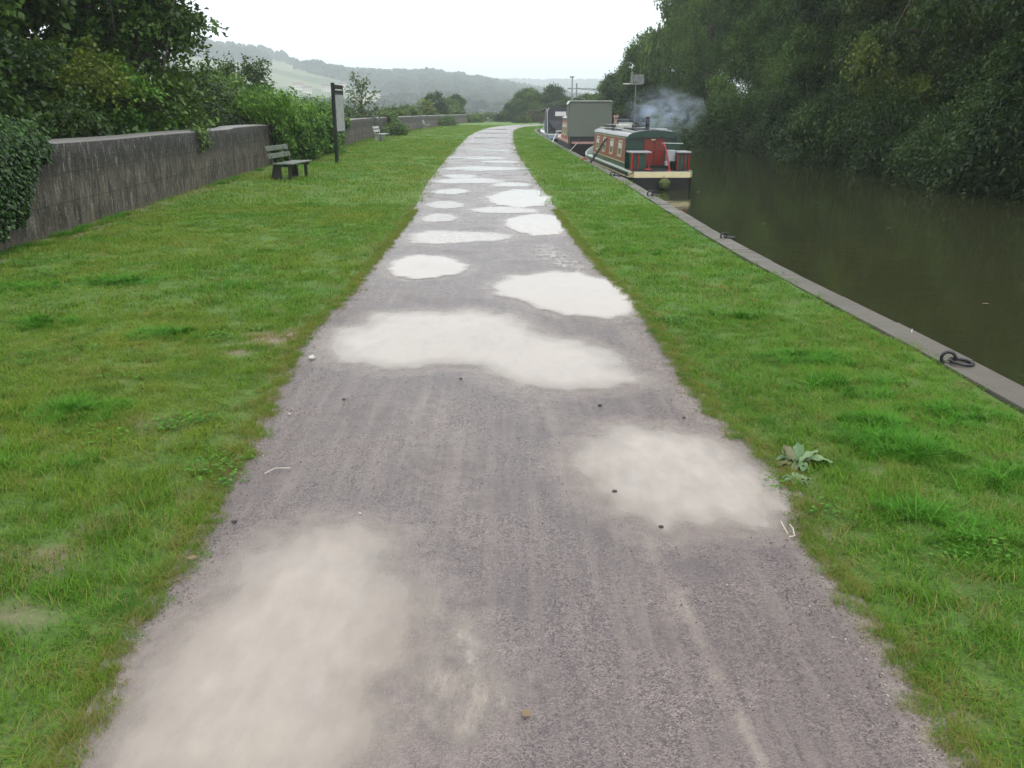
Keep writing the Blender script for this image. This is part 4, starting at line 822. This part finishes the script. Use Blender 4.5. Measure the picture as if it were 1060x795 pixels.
def window(r, sgn_, yc, wy, za, zb, z0, z1, hb, ht, fm):
    mb = MB(); b = mb.b
    def ringf(e, d_): return [b.verts.new((sgn_*(side_x(z_, z0, z1, hb, ht)+d_), y_, z_)) for y_, z_ in ((yc-wy/2-e, za-e), (yc+wy/2+e, za-e), (yc+wy/2+e, zb+e), (yc-wy/2-e, zb+e))]
    A, B, C_ = ringf(.035, 0), ringf(.035, .02), ringf(0, .02); D_ = ringf(0, .006)
    for P0, P1 in ((A, B), (B, C_), (C_, D_)):
        for i in range(4): b.faces.new((P0[i], P0[(i+1) % 4], P1[(i+1) % 4], P1[i]))
    f = mb.build('window', fm, r); mb = MB(); b = mb.b; v_ = [b.verts.new((sgn_*(side_x(z_, z0, z1, hb, ht)+.009), y_, z_)) for y_, z_ in ((yc-wy/2, za), (yc+wy/2, za), (yc+wy/2, zb), (yc-wy/2, zb))]; b.faces.new(v_); mb.build('pane', GLS, f)
    zc = zb-.14; MB().box(*sorted((sgn_*(side_x(zc, z0, z1, hb, ht)+.012), sgn_*(side_x(zc, z0, z1, hb, ht)+.018))), yc-wy/2+.05, yc+wy/2-.05, zb-.20, zb-.03).build('curtain', WHT, f)
    return f
# -- boat 1
B1 = empty('narrowboat', (4.13, 24.55, -.35), R(2.1), label='dark green and red narrowboat with smoking chimney, moored nearest the viewer', cat='boat', group='boats moored in line along the kerb')
out = hull_outline(13, .90)
band(out, -.5, .315, 0, 0).build('hull', BLK, B1); band(out, .318, .345, .012, .012).build('rubbing_strake', CRM, B1); band(out, .347, .455, .004, .006).build('hull_side', GRN, B1); band(out, .457, .485, .015, .012).build('gunwale', LGRN, B1)
mb = MB(); o_ = hull_outline(13, .90)[:10]; b = mb.b
pts = [(-hw-.02, y_) for y_, hw in o_[::-1]]+[(hw+.02, y_) for y_, hw in o_]; A = [b.verts.new((x_, y_-.02, .33)) for x_, y_ in pts]; Bv = [b.verts.new((x_, y_-.02, .475)) for x_, y_ in pts]
for i in range(len(pts)-1): b.faces.new((A[i], A[i+1], Bv[i+1], Bv[i]))
mb.build('stern_band', CRM, B1)
MB().box(-.82, .82, .05, 1.6, .47, .495).build('deck', DK, B1)
z0, z1, hb, ht = .49, 1.34, .80, .72
cabin(B1, 1.55, 9.0, z0, z1, hb, ht, GRN, ROOF, .18)
for s_ in (-1, 1):
    mb = MB(); b = mb.b; v_ = [b.verts.new((s_*(side_x(z_, z0, z1, hb, ht)+.006), y_, z_)) for y_, z_ in ((1.62, .66), (8.93, .66), (8.93, 1.30), (1.62, 1.30))]; b.faces.new(v_); mb.build('side_panel', RED, B1)
    mb = MB()
    for za in (.63, 1.305): xs = side_x(za, z0, z1, hb, ht); mb.box(*sorted((s_*(xs-.01), s_*(xs+.012))), 1.6, 8.95, za, za+.022)
    mb.build('coach_line', CRM, B1)
    for yc in (2.75, 4.45, 6.15, 7.85): window(B1, s_, yc, .62, .80, 1.20, z0, z1, hb, ht, CRM)
    MB().tube([(s_*.55, 1.6, 1.52), (s_*.55, 5, 1.55), (s_*.55, 8.9, 1.52)], .014, 6).build('handrail', LGRN, B1)
MB().box(-.80, .80, 1.525, 1.545, .495, 1.335).build('rear_bulkhead', GRN, B1)
MB().prism([(.77, 1.31), (.77, 1.37)]+[(.75*math.cos(a_), 1.372+.175*math.sin(a_)) for a_ in np.linspace(.3, math.pi-.3, 11)]+[(-.77, 1.37), (-.77, 1.31), (-.6, 1.33)]+[(-.62*math.cos(a_), 1.33+.03*math.sin(a_)) for a_ in np.linspace(.2, math.pi-.2, 7)]+[(.6, 1.33)], 1.415, 1.445).build('roof_fascia', GRN, B1)
for x0, x1 in ((-.26, .035), (.045, .34)):
    d_ = MB().box(x0, x1, 1.49, 1.52, .56, 1.40, bev=.008).build('door', DRED, B1); MB().box(x0+.05, x1-.05, 1.478, 1.489, .62, .92).box(x0+.05, x1-.05, 1.478, 1.489, .98, 1.32).build('door_panel', DRED, d_)
MB().box(-.06, .06, 1.46, 1.488, 1.27, 1.31, bev=.01).build('door_handle', CRM, B1)
for cx_, sgn_ in ((-.52, -1), (.70, 1)):
    lk = MB().box(cx_-.20, cx_+.16, .55, 1.15, .50, .93).build('seat_locker', GRN, B1)
    hw_ = .30 if sgn_ < 0 else .20
    MB().box(cx_-hw_, cx_+hw_, .48, 1.22, .955, 1.0, bev=.012).build('seat_top', GREYP, lk)
    for dx in ((-.22, -.05, .24) if sgn_ < 0 else (-.16, .04, .14)):
        MB().tube([(cx_+dx-(.03 if dx < 0 else 0), .50, .48), (cx_+dx, .54, .955)], .038 if dx == -.22 else .022, 8).build('support_post', BRED, lk)
MB().box(.26, .50, .70, .95, .72, 1.03, bev=.02).box(.22, .34, .66, .9, .60, .73, bev=.02).build('grey_bin', GREYP, B1)
MB().tube([(.22, .12, .48), (.22, .14, .58), (.16, .5, 1.12), (.15, .75, 1.22)], [.03, .03, .022, .018], 8).build('tiller', BRED, B1); MB().tube([(.15, .9, 1.215), (.75, .95, 1.20)], .011, 6).build('deck_rail', LGRN, B1)
MB().torus((.21,.1,.5), .045, .03).build('rudder_collar', BRED, B1, True); MB().torus((-.35,.3,.52), .09, .022).build('rope_coil', BRED, B1, True)
MB().tube([(.05, 0, .44), (.05, -.03, .3), (.05, -.05, .12)], .008, 5).build('fender_rope', DK, B1)
b = bmesh.new(); bmesh.ops.create_icosphere(b, subdivisions=3, radius=.16)
for v_ in b.verts: v_.co = Vector((v_.co.x*(1+.08*math.sin(v_.co.z*40)), v_.co.y*.7, v_.co.z*.95))+Vector((.05, -.13, .17))
me = bpy.data.meshes.new('fender'); b.to_mesh(me); b.free(); me.materials.append(paint('mossy_rope', (.085,.12,.03), .9, .4, sc=12)); o = bpy.data.objects.new('fender', me); COL.objects.link(o); o.parent = B1
ch = MB().tube([(.15, 3.3, 1.45), (.15, 3.3, 1.93)], [.06, .06], 14).build('chimney', BLK, B1, True); MB().torus((.15, 3.3, 1.93), .062, .012).build('rim', CRM, ch, True)
mp = MB().tube([(-.28, 3.2, 1.50), (-.28, 3.2, 2.95)], [.016, .012], 8).build('aerial_mast', met, B1)
MB().box(-.36, -.04, 3.16, 3.19, 2.86, 3.13).box(-.43, -.38, 3.1, 3.25, 2.88, 3.2).build('aerial_panel', paint('mesh_grey', (.20,.215,.215), .5, .5, sc=14), mp); MB().tube([(-.66, 3.18, 2.86), (-.1, 3.18, 2.86)], .014, 6).build('aerial_boom', WHT, mp)
o = MB().box(-.55, .35, 6.2, 8.2, 1.60, 1.64, bev=.008).box(-.5, .3, 6.3, 8.1, 1.50, 1.605).build('solar_panel', DK); o.parent = B1
MB().box(.02, .10, 9.2, 9.35, .55, 1.86).box(.0, .16, 9.15, 9.4, 1.861, 1.94).build('cratch_post', PINK, B1)
MB().box(.16, .62, 9.25, 10.3, .58, 1.80, bev=.04).build('cratch_cover', NAVY, B1); MB().box(.16, .70, 9.2, 9.24, 1.62, 1.68).build('cratch_rail', LGRN, B1)
band([q for q in hull_outline(13, .90) if q[0] > 8.5]+[], .487, .50, -.03, -.03).build('foredeck', GRN, B1)
# things on the roof and rope, boarding ladder
Rm = Matrix.Rotation(R(2.1), 4, 'Z')
def b1w(x, y, z): return Vector((4.13, 24.55, -.35))+Rm @ Vector((x, y, z))
def loose(mb, name, mat, label, cat, group=None):
    for v_ in mb.b.verts: pass
    o = mb.build(name, mat); o.matrix_world = Matrix.Translation((4.13, 24.55, -.35)) @ Rm; return tag(o, label, cat, group)
mb = MB()
for i in range(9): mb.tube([(-.45+.06*math.sin(i*2), 2.2+.22*i, 1.535+.02*(i % 3)), (-.25+.1*math.cos(i), 2.3+.2*i, 1.56), (-.05, 2.15+.25*i, 1.58)], .02, 6)
loose(mb, 'rope_heap', DK, 'tangle of dark rope lying on the near end of the boat roof', 'rope')
loose(MB().box(-.5, -.1, 4.6, 5.5, 1.53, 1.66, bev=.03), 'kindling_sack', paint('pale_sack', (.5,.5,.48), .5, .2), 'pale wet sack lying on the boat roof beside the aerial mast', 'sack')
loose(MB().box(.3, .6, 2.4, 3.0, 1.46, 1.58, bev=.03), 'roof_crate', GREYP, 'low grey crate on the right of the boat roof near the chimney', 'crate')
gp = G(611, 168.5, .03); tp_ = b1w(-.55, 5.6, 1.56)
mb = MB()
a0, a1 = Vector((gp[0]+.0, gp[1], .03)), tp_
for dy in (-.16, .16): mb.tube([a0+Vector((0, dy*1.0, 0)), a1+Vector((0, dy, 0))+(a1-a0)*.06], .022, 6)
for k in np.linspace(.12, .9, 6): c_ = a0.lerp(a1, k); mb.tube([c_+Vector((0, -.16, 0)), c_+Vector((0, .16, 0))], .014, 6)
tag(mb.build('boarding_ladder', DK), 'dark narrow ladder leaning from the kerb onto the green and red boat', 'ladder')
k0 = G(640, 183.5, .03); e = b1w(-.75, .05, .47)
tag(MB().tube([(k0[0], k0[1], .05), ((k0[0]+e.x)/2, (k0[1]+e.y)/2, .04), e, b1w(-.2, -.01, .50)], .011, 6).build('mooring_rope', DK), 'dark mooring rope from the kerb ring to the cream stern', 'rope')
q = G(606, 168, 0); tag(MB().tube([(q[0]+.05, q[1]+1.2, -.02), (q[0]+.05, q[1]+1.6, -.02)], [.12, .12], 12).build('red_fender', BRED, None, True), 'small red fender squeezed between the kerb and the boat bow', 'fender')
# -- boat 2: red cabin with a tall green canvas over its near end
B2 = empty('canvas_covered_boat', (3.66, 42.4, -.35), R(.9), label='boat with a tall square grey green canvas cover over its near end', cat='boat', group='boats moored in line along the kerb')
out = hull_outline(11, .97); band(out, -.5, .62, 0, 0, L_=11).build('hull', BLK, B2); band(out, .622, .72, .015, .02, L_=11).build('gunwale', PINK, B2)
mb = MB(); n_ = 9; cv = [(-1.0, .95)]+[(-1.01, 2.42)]+[(-.93, 2.52)]+[(.93, 2.52)]+[(1.01, 2.42)]+[(1.0, .95)]; mb.prism(cv, .0, 1.3); mb.build('canvas_cover', CAN, B2)
MB().prism([(-1.05, 2.40), (-.96, 2.56), (.96, 2.56), (1.05, 2.40), (.96, 2.525), (-.96, 2.525)], -.05, 1.35).build('canvas_top', CANT, B2)
for sx2 in (-.99, .99): MB().tube([(sx2, .03, .6), (sx2, .02, 2.4)], .025, 6).build('frame_pole', DK, B2)
MB().box(-.94, .94, .05, .25, .4, .95).build('stern_panel', DK, B2)
z0, z1, hb, ht = .72, 1.72, .86, .78
cabin(B2, 1.4, 7.2, z0, z1, hb, ht, RED, ROOF, .14)
for s_ in (-1, 1):
    for yc in (2.2, 3.5, 4.8, 6.1): window(B2, s_, yc, .8, .95, 1.5, z0, z1, hb, ht, CRM)
MB().box(-.3, .1, 2.2, 2.8, 1.84, 2.0, bev=.04).box(-.5, -.2, 3.6, 4.2, 1.84, 2.02, bev=.04).build('roof_vent', WHT, B2)
tag(MB().tube([(3.05, 42.4, .3), (2.55, 39.8, .04)], .012, 5).build('mooring_rope', WHT), 'pale mooring line from the canvas covered boat to the kerb', 'rope')
# -- boat 3: dark canvas
B3 = empty('cabin_cruiser', (3.5, 64.2, -.35), R(.3), label='pale blue boat under a dark navy canvas cover, farthest of the moored boats', cat='boat', group='boats moored in line along the kerb')
out = hull_outline(14, 1.05); band(out, -.5, .25, -.02, 0, L_=14).build('hull', BLK, B3); band(out, .252, .50, .0, .03, L_=14).build('hull_side', BLU, B3); band(out, .502, .58, .04, .05, L_=14).build('gunwale', WHT, B3); band([(y_, h_-.1) for y_, h_ in out if y_ > 3.5 and h_ > .3], .58, 1.3, 0, -.15, L_=14).build('cabin', BLU, B3)
MB().prism([(-1.02, .5), (-1.05, 1.3), (-.98, 2.1), (-.85, 2.3), (0, 2.38), (.85, 2.3), (.98, 2.1), (1.05, 1.3), (1.02, .5)], .05, 4.2).build('canvas_cover', NAVY, B3)
mb = MB(); b = mb.b; A = [b.verts.new(q) for q in ((-.9, .02, 1.45), (.9, .02, 1.45), (.5, -.16, .95), (-.1, -.2, .7), (-.6, -.14, 1.0), (0, -.05, 1.5))]; [b.faces.new([A[i] for i in q]) for q in ((0, 4, 5), (4, 3, 5), (3, 2, 5), (2, 1, 5))]; mb.build('canvas_sag', NAVY, B3)
MB().box(-.45, .32, .02, .047, 1.78, 2.08).build('canvas_window', WHT, B3)
MB().tube([(-.98, .0, .5), (-1.0, .0, 2.15), (-.85, .0, 2.32)], .02, 6).build('canvas_trim', WHT, B3)
# steps on the bank by boat 2/3
q = G(575, 147); r = empty('folding_steps', (q[0], q[1], 0), label='white folding steps standing on the bank by the dark canvas boat', cat='steps')
for dx in (0, .55):
    MB().tube([(dx-.2, -.3, 0), (dx+.1, .2, .62)], .025, 6).build('leg', WHT, r); MB().tube([(dx+.35, -.2, 0), (dx+.1, .2, .62)], .025, 6).build('leg', WHT, r)
MB().box(.0, .75, .0, .35, .60, .64).build('tread', WHT, r)
# ------------------------------------------------------------------ smoke
n = N('smoke'); n.t.nodes.remove(n.p); oc = n.obj(); ln = n.n('ShaderNodeVectorMath', {0: oc}, operation='LENGTH').outputs['Value']
nz_ = n.noise(1.9, 5, oc, .62, 1.6); de = n.math('MULTIPLY', n.mapr(nz_, .46, .66, 0, 1.3), n.mapr(ln, .25, 1.0, 1, 0)); sep = n.n('ShaderNodeSeparateXYZ', {0: oc}).outputs[0]
src = n.n('ShaderNodeVectorMath', {0: oc, 1: (-.40, -.2, .02)}, operation='DISTANCE').outputs['Value']
de = n.math('ADD', n.math('MULTIPLY', de, 1.15), n.math('MULTIPLY', n.mapr(src, .0, .24, 1, 0), 2.6))
pv = n.n('ShaderNodeVolumePrincipled', {'Color': (.72,.82,1.0), 'Density': de, 'Anisotropy': .2}); n.t.links.new(pv.outputs[0], n.out.inputs['Volume'])
b = bmesh.new(); bmesh.ops.create_icosphere(b, subdivisions=3, radius=1.0); me = bpy.data.meshes.new('smoke'); b.to_mesh(me); b.free(); me.materials.append(n.m)
o = bpy.data.objects.new('smoke', me); COL.objects.link(o); o.location = (4.72, 28.1, 1.72); o.scale = (1.35, 1.2, .85); tag(o, kind='stuff')
# ------------------------------------------------------------------ near plants and litter
n = N('dock_leaf'); t = n.attr('tint'); vein = n.n('ShaderNodeTexWave', {'Vector': n.uvc(), 'Scale': 5.0, 'Distortion': 1.5}).outputs[0]
a = n.mix(t, (.05,.13,.035), (.17,.26,.12)); a = n.mix(n.mapr(t, .0, .15, .8, 0), a, (.16,.09,.05)); dl = n.fin(a, .32, n.bump(vein, .3, .004))
def broadleaf(base, az, L_, W_, elev, curl, tint, parent):
    V = []; k = 9; T_ = []
    for i in range(k+1):
        u_ = i/k; el = elev-curl*u_; 
        if i == 0: c_ = Vector((0, 0, 0))
        else: c_ = c_+Vector((math.cos(el), 0, math.sin(el)))*(L_/k)
        wd = W_*(.12+1.1*math.sin(math.pi*min(1, max(0, (u_-.12)/.88))**.8)) if u_ > .12 else W_*.12
        for j in (-1, -.5, 0, .5, 1): V.append((c_.x, j*wd*.5, c_.z+abs(j)*wd*.18+.006*math.sin(u_*17+j*4))); T_.append(tint)
    M = Matrix.Translation(base) @ Matrix.Rotation(az, 4, 'Z'); V = [M @ Vector(v_) for v_ in V]
    Q = [(i*5+j, i*5+j+1, i*5+j+6, i*5+j+5) for i in range(k) for j in range(4)]
    uv = [((i//5)/k*3, (i % 5)/4) for i in range(len(V))]
    return quads('leaf', V, Q, mat=dl, parent=parent, smooth=True, attrs={'tint': T_}, uv=uv)
x0, y0 = G(826, 482); r = empty('dock_plant', (x0, y0, 0), label='broad leaved dock plant in the turf at the right path edge', cat='plant')
for az, L_, W_, el, cu, tn in ((-.15,.17,.055,.55,.9,.95),(.45,.15,.035,.75,.7,.9),(2.8,.15,.045,.45,.9,.85),(3.3,.12,.04,.4,.8,.05),(-1.7,.09,.035,.35,.7,.5),(4.1,.10,.035,.4,.9,.08),(-.9,.09,.035,.5,1.0,.6),(1.3,.13,.045,.9,.6,.25),(1.9,.13,.04,.9,.6,.05),(.9,.12,.04,.9,.5,.3),(2.4,.11,.04,.8,.5,.08)): broadleaf(Vector((random.uniform(-.02,.02), random.uniform(-.02,.02), .01)), az, L_, W_, el, cu, tn, r)
x0, y0 = G(823, 500); r = empty('plantain_plant', (x0, y0, 0), label='small low weed rosette just nearer than the dock plant', cat='plant')
for i in range(9): broadleaf(Vector((0, 0, .012)), i*.7+random.uniform(-.2, .2), random.uniform(.06, .10), .026, .35, .6, random.choice((.1, .4, .8)), r)
def litter(px, py, lab, mat, k=0, s_=1.0):
    x_, y_ = G(px, py); zz = .022
    b = bmesh.new(); bmesh.ops.create_icosphere(b, subdivisions=2, radius=.010*s_); rr_ = random.Random(px)
    for v_ in b.verts: v_.co = Vector((v_.co.x*1.3, v_.co.y, v_.co.z*.75))*(1+.25*math.sin(v_.co.x*500+rr_.random()*6)*math.cos(v_.co.y*400))
    me = bpy.data.meshes.new('pebble'); b.to_mesh(me); b.free(); me.materials.append(mat); o = bpy.data.objects.new('pebble', me); COL.objects.link(o); o.location = (x_, y_, zz); return tag(o, lab, 'pebble', 'loose pebbles on the path')
DKP = paint('dark_pebble', (.035,.03,.03), .5, .3); PLP = paint('pale_pebble', (.5,.48,.45), .5, .2)
for px, py, lab, mt, s_ in ((243,545,'dark pebble near the left path edge above the biggest puddle',DKP,1.0),(356,417,'dark pebble below the left end of the kidney shaped puddle',DKP,1.0),(621,423,'dark pebble below the right end of the kidney shaped puddle',DKP,1.0),(708,436,'dark pebble above the round beige puddle',DKP,.8),(323,373,'pale flat stone at the left path edge beside the kidney shaped puddle',PLP,2.2),(684,550,'dark pebble on the near rim of the round beige puddle',DKP,.9),(373,536,'tiny white stone above the biggest puddle',PLP,.5),(300,432,'pale pebble at the left path edge below the turf corner',PLP,.7),(477,395,'dark pebble just below the middle of the kidney shaped puddle',DKP,.8),(636,513,'tiny dark pebble lying in the round beige puddle',DKP,.9)): litter(px, py, lab, mt, 0, s_)
tw = paint('pale_twig', (.62,.57,.45), .5, .2)
def twig(pts, lab, rad=.002): 
    P3 = [(*G(px, py), .024+.004*(i % 2)) for i, (px, py) in enumerate(pts)]; tag(MB().tube(P3, rad, 6).build('twig', tw), lab, 'twig', 'pale twigs on the path')
twig([(274,495),(285,490),(301,489)], 'pale twig lying near the left path edge')
twig([(808,545),(811,552),(815,558)], 'left one of two short white twigs below the round beige puddle', .0022); twig([(817,548),(820,553),(822,560),(816,562)], 'right one of two short white twigs, bent, below the round beige puddle', .0022)
n = N('fallen_leaf'); fl = n.fin(n.mix(n.noise(30, 3), (.12,.075,.035), (.24,.16,.075)), .5)
for px, py, lab in ((300,350,'curled brown leaf at the left path edge'),(205,582,'torn brown leaf on the gravelly left edge near the biggest puddle'),(545,742,'little brown leaf in the foreground centre of the path')):
    x_, y_ = G(px, py); V = [(0,0,0),(.012,.012,.006),(.03,.014,.003),(.045,0,.010),(.03,-.013,.002),(.012,-.011,.007)]; o = quads('fallen_leaf', V, [(0,1,2,3,4,5)], mat=fl); o.location = (x_, y_, .026); o.rotation_euler = (0, 0, px); tag(o, lab, 'leaf', 'fallen leaves on the path')
g = np.random.default_rng(9); DS = []
for i, (px, py) in enumerate(((943,347),)): 
    x_, y_ = G(px, py); V = [(0,0,.0),(.010,.005,.016),(.003,.0,.038),(-.007,-.005,.018)]; o = quads('feather', V, [(0,1,2,3)], mat=WHT); o.location = (x_, y_, .02); tag(o, 'small white feather standing on the kerb just beyond the foreground ring', 'feather')
for px, py, lab, mt in ((723,199,'tiny white scrap floating just right of the nearest boat stern',WHT),(920,236,'pale leaf floating on the canal well beyond the foreground ring',fl),(845,210,'small leaf floating in the middle of the canal',fl),(1020,315,'leaf floating on the canal close to the right edge',fl),(790,232,'leaf floating near the kerb beyond the second ring',fl)):
    x_, y_ = G(px, py, -.35); r_ = .035; V = [(r_*(1+.3*math.sin(k*2.3))*math.cos(k*.9), .7*r_*math.sin(k*.9), .008+.004*math.sin(k*3)) for k in range(7)]; o = quads('floating_leaf', V, [tuple(range(7))], mat=mt); o.location = (x_, y_, -.348); tag(o, lab, 'leaf', 'bits floating on the canal')
# ------------------------------------------------------------------ haze
n = N('haze'); n.t.nodes.remove(n.p); pv = n.n('ShaderNodeVolumePrincipled', {'Color': (.90,.96,1.0), 'Density': .00062, 'Anisotropy': 0.0}); n.t.links.new(pv.outputs[0], n.out.inputs['Volume'])
o = MB().box(-2600, 2600, -60, 3400, -16, 135).build('haze', n.m); tag(o, kind='stuff')
